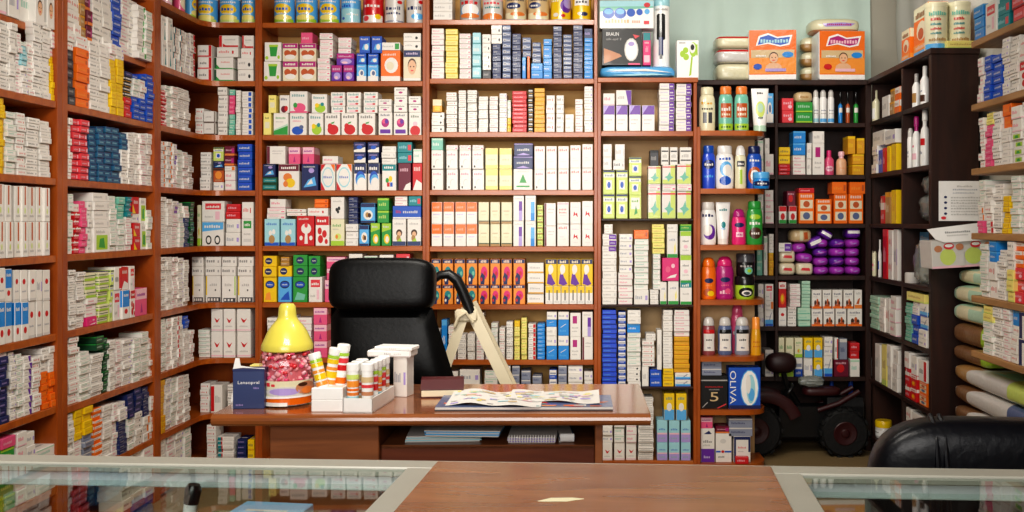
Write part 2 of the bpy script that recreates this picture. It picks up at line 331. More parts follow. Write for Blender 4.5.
# ------------------------------------------------------------------ carton designs: kind | look | base colour | depth | prints on the front
DES = {}
for ln in '''
W1|tablet_box|white grey-printed tablet box|w|.11|t6,38,62,66e;r84,25,94,75E
W2|capsule_box|white pink-printed capsule box|w|.11|t8,40,66,68p;r0,0,100,9P
W3|medicine_box|white blue-printed medicine box|w|.12|t6,36,58,64x;r78,30,94,62V
W4|pill_box|white green-printed pill box|w|.11|t10,40,70,68H;r0,84,100,96h
W5|pastille_box|white red-printed pastille box|w|.12|t8,42,60,70R;r72,34,80,66r
W6|ampoule_box|white black-printed ampoule box|w|.11|t6,40,64,70q;r80,36,90,64e
WB|blister_box|white box blue right end|w|.12|r62,10,92,90b;t8,40,54,66e
WR|blister_box|white box red right end|w|.12|r66,4,100,96r;t8,36,58,66q
WL|blister_box|white box red left end|w|.12|r0,4,30,96r;t38,36,92,66e
WO|blister_box|white box orange end|w|.12|r70,8,100,92j;t8,36,62,66e
WV|blister_box|white box violet corner|w|.12|r62,0,100,100v;p62,0,80,0,62,100w;t8,40,56,64e
WT|sachet_carton|white carton teal figure|w|.12|p52,8,82,8,66,62c;c68,70,9,7c;t10,80,80,90e
WU|blister_box|white box teal-red edge|w|.12|r0,0,22,100c;r22,0,30,100r;t40,40,92,66e
WK|ointment_box|white box black dot|w|.1|t8,46,52,70e;c76,42,8,18k
WZ|slim_carton|white carton wine bar|w|.11|r0,0,16,100z;t30,70,90,78e;t30,56,80,62e
WG|blister_box|white box green end|w|.12|r74,10,96,90g;t8,38,66,66e
WM|slim_carton|white carton magenta square|w|.12|r22,56,66,88m;t16,34,80,42e;t16,20,70,27e
WD|blister_box|white box dark lines|w|.12|r4,18,96,26q;r4,74,96,82q;t14,40,80,62e
WP|sachet_carton|white carton pink lines|w|.12|r0,76,100,90P;t8,46,70,64p;t8,18,62,34e;r78,20,96,40p
WQ|sachet_carton|white carton orange bird|w|.12|r0,0,100,20j;p20,24,60,24,76,60,44,48J;t12,76,84,90e
WY|blister_box|white box gold line|w|.13|r0,0,100,14A;t12,44,80,66e
WS|swirl_carton|white carton red swirl|w|.12|p26,62,44,40,56,40,78,60,54,50r;t18,20,82,27e;r0,4,100,9P
UB|slim_carton|white carton brown bar|w|.11|r42,46,64,100J;c48,30,10,9L;t18,12,82,20e
UR|dot_carton|white carton red dot|w|.12|c50,64,24,9r;t16,30,84,36x;r0,0,100,8E
UC|dot_carton|blue carton red dot|w|.12|r0,42,100,100S;c50,26,24,9r;t14,78,86,88w
BF|sachet_carton|white carton baby picture|w|.12|b50,36,26,16f;t12,70,88,80V;t16,84,80,90p
Y1|yellow_box|plain yellow medicine box|y|.11|t10,38,70,64A;r86,10,96,90A
Y2|yellow_box|yellow box pale print|Y|.11|t12,30,84,62A;r0,86,100,100y
OR|orange_box|orange medicine box|o|.11|t10,36,70,64O;r80,24,94,76J
OW|orange_box|orange white medicine box|o|.11|r0,50,100,100w;t10,60,70,86e
YO|orange_box|amber yellow medicine box|A|.12|t8,36,70,64y;r0,86,100,100y
KN|dark_box|black grey-printed medicine box|q|.11|t10,36,76,64e;r0,86,100,100k
KS|dark_box|black striped medicine box|k|.12|r0,52,100,84E;r0,0,100,12A
RD|red_box|bright red medicine box|r|.12|t10,34,74,66P;r0,86,100,100R
PR|red_box|pinkish red medicine box|R|.12|t8,38,66,66P;r78,20,96,80P;r0,0,100,10z
PK|pink_box|pink medicine box|p|.11|t10,36,74,64P
PT|pink_box|lilac pink carton|p|.12|r0,60,100,100P;p40,10,62,10,50,48m;t10,72,84,84v
BL|blue_box|blue white-lettered medicine box|b|.12|t10,36,86,66w;r0,86,100,100B
BN|navy_box|navy white-patterned medicine box|n|.12|t8,54,58,78E;t40,22,94,46x;r0,0,100,9x
BX|navy_box|slate patterned medicine box|X|.12|r6,30,46,74E;r12,40,40,62n;t54,34,94,66w;r0,0,100,12n
BT|navy_box|teal navy medicine box|u|.12|t8,38,66,62a;r0,84,100,100n;r80,20,94,70n
BK|navy_box|dark navy medicine box|n|.12|t8,36,74,64V
BR|royal_box|royal blue tablet box|B|.12|t6,40,60,62s;r0,0,100,12n
BS|sky_box|bright sky-blue medicine box|S|.12|t8,38,70,62w;r0,86,100,100s
BW|sky_box|blue white-waved medicine box|b|.12|r0,40,100,100w;r8,52,92,70x;t10,12,80,30w
BD|blue_carton|blue carton white stroke|S|.12|p16,52,26,52,80,76,70,76w;t12,24,80,38s
BO|bluish_carton|white carton blue foot|w|.12|r0,0,100,40s;r0,0,100,14b;t12,54,80,66x;p50,40,60,40,84,84,76,84x
CB|pale_blue_carton|pale blue carton white top|a|.12|t16,56,84,66b;r0,0,100,36V;r0,36,100,44P;t20,14,80,24x
CN|pale_blue_carton|pale cyan box|a|.12|t10,34,86,66w;r0,0,100,10c
GN|green_box|mint green tablet box|H|.11|t8,36,70,64w;r0,84,100,100h
MT|green_box|pale mint tablet box|h|.11|t8,36,70,62H;r0,0,100,12H
DG|green_box|dark green medicine box|G|.11|t8,36,76,64h;r0,86,100,100g
GG|green_box|bright green medicine box|g|.12|t10,36,80,66L;r0,84,100,100l
TE|teal_box|teal medicine box|c|.12|t10,38,66,70a;r72,20,96,76R
DT|teal_box|dark teal medicine box|G|.12|r8,22,92,78c;t18,40,84,62h
GL|green_label_carton|white carton green picture|w|.13|r14,10,86,72l;p30,20,70,16,62,60,36,56g;t12,80,70,92e
LM|lime_carton|lime carton white label|L|.12|r0,70,100,86w;t14,74,86,84b;r24,18,76,58w;c50,38,16,14b;r0,92,100,100n
LG|lime_carton|lime carton leaf print|L|.12|r12,40,88,90w;t18,70,80,82g;p40,14,70,22,56,56g
LS|lime_carton|white lime carton green star|w|.12|r0,0,100,22L;r64,0,100,100L;p16,36,40,44,58,66,66,42,88,34,62,24,44,10,36,28H;r0,88,100,94R
LT|tan_box|lime cream striped box|C|.12|r0,0,100,30L;t12,48,84,74t
OL|olive_box|olive yellow tablet box|L|.12|r0,0,100,24t;t12,46,84,70G
YL|pale_yellow_box|pale yellow tablet box|Y|.12|t10,42,80,66t;r0,0,100,14L
YW|pale_yellow_carton|cream yellow-banded carton|C|.13|r0,70,100,100Y;r0,0,100,18Y;t18,40,82,50T
YT|tan_box|yellow tan upright box|A|.1|r0,50,100,100C;r20,10,80,44y
GD|gold_box|gold brown medicine box|t|.12|t10,36,74,64i;r0,84,100,100A
ZN|wine_box|wine medicine box|z|.12|t10,50,80,70P;r0,0,100,22j;r70,30,96,80m
AM|amber_carton|amber picture carton|J|.12|c50,50,34,30O;r0,84,100,100d;t16,8,84,18T
VI|violet_box|violet white medicine box|w|.12|r46,6,100,94v;t6,36,42,64e;t54,36,92,64V
VS|violet_box|white box violet end|w|.13|r66,0,100,100v;t8,40,58,66V;t72,30,94,60w
PV|violet_carton|white carton violet top|w|.13|r0,64,100,100v;p0,64,50,100,0,100V;t14,40,80,48e;t14,26,64,32e
GT|green_pot_carton|white carton green pot|w|.14|p34,24,72,24,80,80,28,80g;r26,76,82,88l;c12,16,10,10l;c86,20,8,10l
ZF|dessert_carton|cream wine-topped picture carton|i|.14|r0,72,100,100m;c30,44,22,18J;c72,44,22,18J;c50,22,36,14w;t14,80,86,92w
MG|magenta_carton|magenta lilac picture carton|v|.12|c54,30,34,24V;c46,20,18,10P;r0,56,100,100m;t10,68,88,84P
SK|sky_carton|sky-blue picture carton|s|.12|r0,0,100,30w;c50,46,30,24w;c54,48,16,14X;t10,84,88,94w
BH|sky_carton|deep blue hand-picture carton|b|.12|p20,20,90,14,94,60,40,52s;c66,36,20,18w;t10,78,86,90w
OB|orange_carton|orange white picture carton|o|.13|c54,52,36,26w;c48,50,20,14i;r0,0,100,16w;t12,84,80,92w
FC|face_carton|cream carton woman's face|i|.13|r0,78,100,100n;b50,44,24,24f;t14,86,86,94V;r0,0,100,8w
YE|slim_carton|yellow slim carton|Y|.1|r16,30,84,60C;t20,74,80,84G
GF|syrup_carton|white carton green foot|w|.12|p0,0,100,0,100,44,0,20g;p0,18,100,42,100,52,0,24h;t14,74,86,84g;t14,58,70,64e
WF|syrup_carton|white carton cherry foot|w|.12|c46,20,34,20z;c70,24,20,16r;t10,72,86,86n
BM|syrup_carton|white carton blue berries|w|.12|c46,20,36,20b;c70,36,14,10X;t10,76,88,90c;t16,62,70,68p
PM|syrup_carton|white carton pink fruit|w|.12|c56,24,36,22p;c30,36,12,12g;t10,76,88,90c;r0,0,100,8p
YM|syrup_carton|white carton yellow fruit|w|.12|c56,24,36,24l;c34,40,14,12y;c70,46,12,10c;t10,76,88,90c
RM|syrup_carton|white carton red fruit|w|.12|c54,24,38,24r;c34,40,16,14r;p40,50,60,54,66,62,44,58g;t10,78,88,92q
TM|syrup_carton|small white teal-lettered carton|w|.11|t10,52,88,86c;r20,12,76,36P;c74,28,12,14r
PF|syrup_carton|white carton purple flower|w|.12|c50,54,30,20m;c40,60,14,10p;c60,60,14,10v;r10,6,90,24v;t14,84,86,94n
PU|syrup_carton|small white purple-lettered carton|w|.11|t14,62,84,82q;c50,36,16,14m
RB|syrup_carton|white carton red berries foot|w|.12|c50,18,44,24r;c50,50,20,10P;t14,78,86,90G
CT|vitamin_carton|white carton cartoon shapes|w|.12|r0,74,100,100z;c44,50,22,16j;c58,28,24,18y;c34,24,12,12j;t12,82,88,92w
NB|vitamin_carton|navy carton blue splash|n|.12|p10,10,92,18,80,52,40,40s;p30,20,70,26,60,44w;c60,76,18,10V;t12,88,84,94w
BY|butterfly_carton|white carton butterfly wing|w|.12|c50,50,42,40a;c50,50,36,34w;p0,0,30,0,0,34r;p100,100,70,100,100,70o;p0,100,34,100,0,72r;t18,46,82,56b
AR|vitamin_carton|white carton blue arc|w|.12|r0,62,100,100n;c52,42,42,30b;c58,34,40,26s;c64,26,40,22w;t10,76,88,88w
AS|vitamin_carton|small navy arc carton|n|.12|p0,0,100,0,100,52,0,22w;c50,50,26,20b;t10,70,88,88V
TY|vitamin_carton|white carton toy blocks|w|.12|r0,76,100,100c;c36,38,12,10g;c60,44,14,12y;r34,14,54,30r;r58,14,76,30b;t14,84,84,94w
WI|wine_box|wine-red glossy carton|z|.12|p40,0,100,0,100,30,60,20w;t12,70,84,84P
RE|red_carton|red white carton|r|.12|p0,0,100,0,100,26,40,40w;t12,72,86,88w
SB|sky_carton|pale blue little-bear carton|a|.12|r0,0,100,12b;c50,24,22,16t;c40,48,12,10w;c64,52,12,10w;t12,78,88,88b
RA|red_carton|red carton white figure|r|.12|c54,58,30,18w;p44,6,64,6,60,60,48,60w;c54,70,10,9R;c24,26,10,8w;c82,26,10,8w;t10,88,70,95w
RC|red_carton|white carton red circles|w|.12|r0,70,100,100r;c30,50,16,12r;c66,40,18,13r;c36,22,20,14r;c80,14,12,9r;t12,80,84,90w
GW|green_white_carton|white carton green leaves|C|.12|r0,0,100,18l;c54,34,26,12L;c44,34,10,8j;t12,72,80,82g;t12,60,60,66e
BB|sachet_carton|white carton black berries|w|.12|c44,42,10,9k;c62,48,10,9k;c54,32,9,8k;t14,78,84,86e
BE|bear_carton|blue carton bear picture|s|.12|r0,80,100,100n;c52,40,34,26w;c46,40,14,14t;c62,38,12,12d;r0,0,100,10n
GY|green_carton|green yellow fruit carton|g|.12|p0,60,100,74,100,100,0,100l;c54,30,32,22y;c58,28,18,14w;t12,80,80,90w
MK|monkey_carton|white carton brown monkey|w|.12|r0,0,100,16N;c50,48,24,14d;c50,44,16,10f;c44,28,16,12t;p30,16,70,16,60,30l;t14,80,84,88e
BG|blue_carton|wide royal blue carton|b|.12|t10,44,30,70r;t36,44,90,66w;r0,0,100,12w
YC|oval_carton|yellow carton blue oval|y|.12|c50,70,38,16n;c50,70,32,11b;t28,67,72,73w;p10,8,60,8,50,40,20,34O
SC|oval_carton|sky carton blue oval|s|.12|c50,70,38,16n;c50,70,32,11b;t28,67,72,73w;p16,8,90,8,80,44,50,30b
GC|oval_carton|green carton blue oval|g|.12|c50,70,38,16n;c50,70,32,11b;t28,67,72,73w;p10,8,80,8,90,30,30,40H
YD|oval_box|flat yellow blue-oval box|y|.12|c40,50,28,34n;t22,44,60,58w
GE|oval_box|flat green blue-oval box|g|.12|c48,50,28,34n;t32,44,66,58w
WH|label_carton|white carton red label|w|.12|r14,60,86,90R;t20,68,80,80w;r60,10,80,50P;t12,20,50,30e
SW|swoosh_carton|white carton red lettering|w|.13|t10,72,86,86p;c52,34,22,20E;c56,30,20,18w;c20,12,7,6k
SX|swoosh_carton|white carton rose lettering|w|.13|t10,78,90,90R;t20,40,60,46P;t20,30,80,35E
GR|triangle_carton|white carton green triangle|w|.13|p30,34,70,34,50,78g;r14,12,86,20g;t14,86,86,92e
NV|navy_carton|navy white-banded carton|n|.13|r8,34,92,64N;t16,40,84,60w;p10,4,90,4,50,24V;r0,92,100,98V
OT|orange_top_carton|white carton orange top|w|.13|r0,56,100,100o;t14,72,80,84j;t14,40,80,47V;t14,26,60,32E
BQ|gold_foot_carton|ivory carton gold foot|C|.13|r0,0,100,10t;r0,10,100,14G;t20,56,80,63t;t30,40,70,45T
VP|bar_carton|white carton violet bar|w|.13|r52,0,86,78v;r52,0,86,40V;t12,86,84,92e
SP|bar_carton|white carton sky bar|w|.13|r52,0,90,76s;r52,0,90,30S;t12,86,84,92e
BV|bow_carton|white carton red bow|w|.13|p28,34,50,42,74,30,66,52,50,46,36,58r;t20,74,84,82P;t30,14,76,20E
RT|bow_carton|white carton red words|w|.13|t14,62,84,72R;t14,48,84,57R;t20,36,76,43P;r0,90,100,96P
NT|head_carton|orange carton teal-haired head|O|.12|r0,84,100,100n;t20,86,80,97w;c52,46,34,26c;p18,0,56,0,62,34,30,48,14,30n;c64,44,12,9H;c30,20,10,8w
NR|head_carton|orange carton red-haired head|O|.12|r0,84,100,100n;t20,86,80,97w;c54,46,34,26M;p18,0,56,0,62,34,30,48,14,30n;c62,44,12,9r;c28,20,10,8r
YV|head_carton|yellow carton violet figure|y|.12|r0,82,100,100n;t20,85,80,97w;c46,62,24,18w;p10,6,56,0,90,6,60,30,40,56,20,40v;c40,50,12,9w
YQ|vial_carton|white carton yellow top|w|.12|r0,62,100,100y;r42,20,58,78q;t14,8,86,16e
XO|pale_carton|white carton teal top label|w|.12|r0,70,100,90c;r0,90,100,100g;t14,74,80,86w;r0,0,100,12g;t20,40,80,48e
XG|pale_carton|white carton green top|w|.12|r0,80,100,100l;t20,54,80,62q;c50,34,20,8P;t20,16,80,22e
XW|pale_carton|white carton green foot strip|w|.12|r0,0,100,14g;t20,66,80,76x;p70,14,86,30,80,60,66,40Y
PB|pink_card_carton|bright pink white-streaked carton|M|.12|p24,10,80,14,90,30,50,22w;c34,50,16,14p;c66,66,12,10P
YB|yellow_box|yellow dark-lettered box|y|.12|t10,36,86,66q;r0,0,100,10A
YZ|two_tone_carton|yellow blue carton|y|.12|r0,0,100,40s;c50,50,26,16w;t16,78,84,90c
RX|juice_carton|red white baby-food box|r|.12|c50,34,34,22o;r0,74,100,100w;t14,80,86,92r;c46,36,18,14y
PA|people_carton|white orange people-picture carton|w|.12|r0,0,100,12o;c32,30,12,16d;c56,36,12,18J;c72,26,11,14d;r20,12,80,22J;t12,74,88,86n;t12,62,60,68e
OX|baby_food_carton|orange baby-food carton|o|.12|r8,10,92,40i;c50,25,24,12X;r8,50,92,78i;c50,64,22,11J;t10,86,90,96w
CO|soap_box|coral soap box|R|.12|t10,50,88,76P;c70,30,18,16P
GS|soap_box|green soap box|g|.12|t10,46,86,76h;r0,0,100,14l
RG|red_carton|red green juice carton|w|.1|r0,70,100,100r;c50,40,30,20r;r0,0,100,20g
DW|ink_box|dark red picture box|z|.12|c44,50,28,26r;t10,76,86,90P
WE|big_white_carton|white carton black rings|w|.13|p0,60,100,70,100,100,0,100s;c30,24,14,20k;c30,24,9,13w;c72,24,14,20k;c72,24,9,13w;t10,76,88,90w
WN|edged_carton|white carton yellow edge|w|.12|r0,26,8,100y;r10,0,100,18q;r14,4,26,14w;r34,4,46,14w;r54,4,66,14w;r74,4,86,14w;c66,46,5,4q;t26,62,80,72e
WA|edged_carton|white carton green edge|w|.12|r92,26,100,100l;r10,0,100,16q;r16,4,30,12w;r42,4,56,12w;r66,4,80,12w;c56,46,5,4q;t20,62,74,72e
CR|corner_carton|white carton red corner|w|.12|p0,0,18,0,18,30,34,14,100,14,100,0r;r0,0,14,100r;t28,58,86,72e;t28,40,70,48E
CG|side_carton|white carton green side|w|.12|r0,0,12,100G;p12,0,34,0,12,40g;t36,54,84,66R;r0,0,100,8g
RZ|side_carton|white carton red end panel|w|.12|r80,0,100,100r;t14,40,66,62q;r0,0,80,10R
OU|outline_carton|white carton brown outline|w|.12|r0,0,100,10d;r92,0,100,100d;t16,44,70,60e
GV|green_label_carton|white carton green square|w|.12|r14,66,84,94g;t24,74,74,86w;t16,40,80,48e;r14,14,84,26E
RW|red_box|red white patterned box|r|.12|r0,50,100,76w;t8,16,90,36P;c30,84,8,10w
TG|twin_box|cream olive-banded box|C|.13|r0,0,100,34l;r0,60,100,72G;t14,40,80,54e
RY|red_box|red yellow-cornered box|r|.12|p0,0,50,0,0,60y;t20,60,86,84w
VO|lavender_carton|white carton violet foot|w|.12|r0,0,100,40v;p20,84,80,84,60,94n;t16,58,84,66q;t16,48,70,54e;t20,12,70,20V
WX|tricolour_carton|white carton tricolour stripe|w|.12|r0,34,30,40b;c44,37,10,5r;r56,34,100,40b;t14,16,56,22k;c46,74,20,8E
BZ|framed_carton|white carton blue frame|w|.12|r0,0,12,100n;r0,88,100,100n;r88,40,100,100n;t24,54,76,62R;t24,40,60,45e
SG|navy_box|grey blue boxed medicine|x|.12|t10,36,70,62n;r0,84,100,100E
'''.strip().split('\n'):
    k_, kd_, lk_, bs_, dp_, op_ = ln.split('|'); DES[k_] = (kd_, lk_, bs_, float(dp_), op_)

CACHE = {}
def carton_mesh(key, w, d, h):
    k = (key, round(w, 3), round(d, 2), round(h, 3))
    if k not in CACHE:
        kind, look, base, _, ops = DES[key]
        m = MB(); ch = min(.0016, h * .09)
        m.box(-w / 2, w / 2, 0, d, 0, h, base, ch)
        def fn(u, v, l): return (-w / 2 + ch + (w - 2 * ch) * min(1, max(0, u)), -.00022 * l, ch + (h - 2 * ch) * min(1, max(0, v)))
        m.prints(ops, fn, asp=w / h, seed=hash_(key))
        # full-width bands run on around both sides
        for op in ops.split(';'):
            g = re.match(r'r0,(\d+),100,(\d+)([A-Za-z])$', op)
            if g:
                v0, v1 = int(g[1]) / 100, int(g[2]) / 100
                for sx in (-1, 1):
                    x = sx * (w / 2 + .0003); zz = [ch + (h - 2 * ch) * v0, ch + (h - 2 * ch) * v1]
                    m.face([(x, ch, zz[0]), (x, d - ch, zz[0]), (x, d - ch, zz[1]), (x, ch, zz[1])], g[3])
        if h > .02:                                                     # the closing flap's line of print on the lid
            m.face([(-w * .3, d * .3, h + .0003), (w * .3, d * .3, h + .0003), (w * .3, d * .42, h + .0003), (-w * .3, d * .42, h + .0003)], 'e' if base in 'wWi' else 'E')
        o = m.build(DES[key][0], CARTON); CACHE[k] = o.data; bpy.data.objects.remove(o)
    return CACHE[k]
def hash_(s):
    n = 7
    for c in str(s): n = (n * 31 + ord(c)) % 100003
    return n
COUNT = {}
WROT = ['W1', 'W2', 'W3', 'W4', 'W5', 'W6']  # one sort of white medicine box, contents unknown; only the print differs
wi_ = [0]
def fill(unit, plane, levels, text, above=None, maxd=.24, rec0=0.0, words_='first second third fourth fifth sixth seventh eighth ninth'.split(), messy=1.0, lev1=0.0):
    """text: lines «@level» then «x0 x1 [^base] [!] [~depth] | n design top | ...» with every number read off the shelf's front"""
    lev = 0; rows = {}
    for ln in text.strip().split('\n'):
        ln = ln.strip()
        if not ln or ln[0] == '#': continue
        if ln[0] == '@': lev = int(ln[1:]); continue
        rows.setdefault(lev, []).append(ln)
    for lev, lns in rows.items():
        shelf = words_[lev] + ' shelf, ' + unit
        nb = nu = 0
        lns = sorted(lns, key=lambda l: float(l.split()[0]))
        for ln in lns:
            segs = [q.strip() for q in ln.split('|')]; head = segs[0].split(); x0, x1 = float(head[0]), float(head[1])
            free = '!' in head; dep = [float(q[1:]) for q in head if q[0] == '~']; up = [float(q[1:]) for q in head if q[0] == '^']; out = [float(q[1:]) for q in head if q[0] == '>']
            xm = (x0 + x1) / 2; lp0 = plane
            rec = rec0 + U(.003, .014) + (out[0] if out else 0) + (lev1 if lev == 1 else 0)
            if plane.rot: plane = type(plane)(plane.X + math.copysign(rec, plane.X)); ins = 0.0
            else: ins = rec
            q, w = plane.span(x0, x1)
            z = plane.z(xm, up[0]) if up else levels(lev, xm)
            top = (levels(lev - 1, xm) - .03) if lev > 0 and not free else 9
            if up: nu += 1; place = '%s raised pile from left' % ORD[nu]
            else: nb += 1; place = '%s stack from left' % ORD[nb]
            k = 0
            lean = U(-.5, .5)
            tot = sum(int(s_.split()[0]) for s_ in segs[1:])
            for sg in segs[1:]:
                n, key, yt = sg.split(); n = int(n); zt = min(plane.z(xm, float(yt)), top)
                if key == 'W': key = WROT[wi_[0] % 6]; wi_[0] += 1
                h = (zt - z) / n
                if h <= .004: continue
                d = min(dep[0] if dep else DES[key][3], maxd - rec)
                me = carton_mesh(key, w - .0022, d, h - .0008)
                for i in range(n):
                    o = bpy.data.objects.new(DES[key][0], me); COL.objects.link(o); k += 1
                    sx = U(.94, 1.0) if tot > 2 else U(.98, 1.0); jx = U(-1, 1) * (1 - sx) * w / 2; jy = U(-.005, .008) * messy if tot > 2 else U(-.003, .004)
                    o.location = plane.pt(q + jx, ins + jy, z + h * i + .0006)
                    o.rotation_euler = (0, 0, plane.rot + U(-.007, .007) * messy); o.scale = (sx, 1, 1)
                    lab = '%s, %s up, %s, %s' % (DES[key][1], ORD[k], place, shelf) if tot > 1 else '%s, single in %s, %s' % (DES[key][1], place, shelf)
                    tag(o, lab, 'box', 'boxes on the %s' % shelf)
                    COUNT[DES[key][0]] = COUNT.get(DES[key][0], 0) + 1
                z = zt
            plane = lp0
# ------------------------------------------------------------------ what stands on the shelves, stack by stack
DB = 5.43
PB = Back(DB); PL = Left(-2.065); PR = Right(1.665); PA_ = Back(5.9); PP = Right(1.66)
def zl(px): return [zat(y, DB) for y in px]
ZB1 = zl([22.5, 81, 135, 190.5, 246, 302.5, 358, 413, 461]); ZB2 = zl([19.5, 78.5, 132, 190, 246.5, 304.5, 360, 415, 461])
ZB3 = zl([77.6, 131, 218.7, 304.8, 387, 461]); ZE = zl([130.5, 188.5, 245, 300, 356.5, 410, 464])
ZLA = list(ZB1); ZLA[1] = 2.10; ZLA[6] = .63
ZAL = [zat(y, 5.9) for y in (80, 122.8, 174.8, 223.7, 275.7, 326.7, 377)]
ZRL = [2.124, 1.853, 1.578, 1.303, 1.036, .80]
def L(zs): return lambda i, x: zs[i] if i >= 0 else 9
fill('near left-wall bookcase', PL, L(ZLA), '''
@1
-14 -4 | 2 W -60
-4 7 | 2 W -50
8 19 | 2 W -46
19 35 | 2 W -48
36 45.5 >-.028 | 1 BF -20
46.5 54 >-.03 | 1 BF -18
@2
-12 -1 | 8 W 15
-1 9 | 10 W 17
10 17 | 9 W 22
17 22 | 9 W 33
22 28 | 5 W 66 | 4 CN 46 | 1 W 42
28 34 | 9 W 43
34 43 ! ~.034 | 11 W 22
43 51 ! ~.034 | 11 W 23
51 57 ! ~.034 | 7 Y1 57 | 4 W 24
@3
-14 -6 | 9 W 100
-6 5 | 11 Y1 97
6 16 | 10 W 112
17 26 | 10 W 113
27 39 | 10 W 118
40 51 | 10 W 121
@4
-9 -2 | 2 UB 184
-2 5 | 2 UB 184
6 13 | 2 UB 185
14 21 | 2 UB 186
22 28 | 2 UB 186
29 36 | 2 UB 187
37 43 | 2 UB 187
44 50 | 2 UB 188
@5
-10 -2 | 1 UC 300 | 1 UR 268
-2 5 | 1 UC 302 | 1 UR 268
6 13 | 1 UC 302 | 1 UC 269
14 20 | 1 UC 302 | 1 UR 270
21 28 | 1 UC 302 | 1 UR 270
29 36 | 1 UR 301 | 1 UR 270
37 43 | 1 UR 301 | 1 W3 270
44 51 | 1 UR 301 | 1 UR 270
@6
-10 0 | 8 BX 360
0 9 | 9 BK 357 | 1 W 350
10 16 | 11 W 352
17 23 | 11 W 354
24 32 | 9 WV 356
33 41 | 9 W 357
42 49 | 6 OR 372 | 4 W 348
50 57 | 5 OR 372 | 4 W 346
@7
0 15 | 4 GG 448 | 1 PK 437
16 26 | 5 W 432
27 36 | 5 W 432
37 58 | 4 W 447
''', lev1=.03)
fill('far left-wall bookcase', PL, L(ZB1), '''
@1
66 74 | 5 W5 -30
74 81 | 5 W -26
81 86 | 5 GD -20
86 92 | 4 ZN -20
92 102 | 6 W -14
102 112 | 6 W -10
112 121 | 7 BL -3
121 129 | 8 W -2
129 138 | 8 W 1
138 146 >-.027 | 8 WG 6
146 154 >-.027 | 8 W 12
@2
68 75 ! ~.034 | 6 KN 50 | 2 W5 34
76 89 ! ~.034 | 7 OR 49 | 2 W 36
90 100 ! ~.034 | 10 W 42
100 110 ! ~.034 | 10 W 44
111 117 ! ~.034 | 7 Y1 60 | 3 W 44
117 124 ! ~.034 | 7 Y1 60 | 2 W 47
125 132 | 3 RD 98 | 4 KS 77 | 1 BK 72
133 139 | 4 BL 97 | 3 W 79 | 1 BL 75
140 146 | 4 BL 99 | 3 W 80 | 1 BL 76
147 154 | 8 BL 75
@3
68 72 | 9 W5 118
72 80 | 9 PR 119
80 89 | 9 PR 120
90 97 | 9 BT 128
98 105 | 9 BT 127
106 113 | 9 BT 127
113 121 | 9 BT 128
121 128 | 5 W 150 | 3 BT 133
129 135 | 10 W6 133
135 141 | 10 W 133
141 147 | 10 W 134
147 153 | 10 W 134
@4
68 73 | 7 W 194
74 80 | 6 RW 212 | 1 W 204
81 87 | 8 PK 201
88 92 | 6 W 202
93 109 | 1 GL 228 | 4 W 193
110 117 | 9 W4 196
118 125 | 6 W4 219 | 3 GN 197
126 132 | 6 W 217 | 4 TE 197
133 140 | 2 RY 223 | 1 W 214 | 1 RY 197
141 147 | 2 GL 198
147 152 | 6 W 210
@5
69 76 | 12 W6 270
77 85 | 12 W6 272
86 97 | 1 PB 317 | 3 W2 298 | 3 TG 273
98 108 | 4 TG 298 | 4 TG 272
109 113 | 1 LG 300 | 2 LM 270
114 121 | 1 WH 290 | 1 WR 267
122 129 | 1 UC 290 | 1 RE 267
130 135 | 1 RC 290 | 1 WH 266
136 147 | 1 PT 288
@6
69 79 | 12 W 335
80 90 | 11 W4 352
91 103 | 10 W 354
96 104 ! ^350 | 2 DG 336
104 109 | 10 DG 338
109 115 | 11 W 340
116 122 | 11 W 340
123 132 | 11 W 339
133 140 | 9 W4 338
141 148 | 8 W 332
149 154 | 7 W 338
@7
68 74 | 9 W 414
75 83 | 6 W2 440 | 4 Y1 408
84 93 | 6 SG 434 | 4 Y1 406
94 102 | 10 OW 408
103 112 | 10 W 405
113 118 | 9 W 403
119 127 | 7 BN 420 | 3 W 402
128 134 | 5 W 418 | 4 BK 394
135 142 | 6 WK 412 | 4 BK 388
143 149 | 3 WO 416 | 5 BN 387
150 154 | 6 W 396
@8
122 132 | 5 W 456
133 143 | 5 W 449
144 154 | 5 W 446
''', maxd=.26, lev1=.03)
fill('corner-bookcase side', PL, L(ZB1), '''
@1
162 167 | 1 WT 42 | 1 WT 16
168 173 | 1 WT 42 | 1 WT 18
174 179 | 7 WU 28
180 185 | 7 WU 30
186 190 | 7 W 33
191 196 | 7 WR 34
@2
161 166 | 10 RW 90
166 172 | 11 W 86
172 178 | 11 W 87
178 184 | 11 W 88
184 190 | 11 W 90
@3
161 166 | 10 WO 141
167 172 | 10 WO 142
173 177 | 5 W 165 | 2 VI 155 | 2 W 144
177 182 | 9 W 150
183 188 | 9 W 152
188 193 | 6 WD 155
@4
161 166 | 12 W 197
167 172 | 11 W 199
172 178 | 8 W 214 | 2 VI 206 | 1 W 201
179 184 | 9 W 203
184 189 | 7 BN 218 | 2 W 206
190 194 | 9 DG 202
@5
161 166 | 12 W 257
167 172 | 12 W 257
173 178 | 11 W 257
178 183 | 11 W 258
184 189 | 10 W6 260
@6
161 166 | 11 W 319
167 172 | 11 W 318
173 178 | 11 W 317
178 183 | 11 WL 316
184 189 | 8 W 328 | 3 BL 316
190 194 | 7 W 330
@7
161 165 | 9 YO 380
166 171 | 10 W 378
172 177 | 10 W 377
178 184 | 10 W 376
184 190 | 10 W 375
@8
161 167 | 6 W 432
168 175 | 6 W 431
176 183 | 6 W 430
184 191 | 6 W 428
''', maxd=.2)
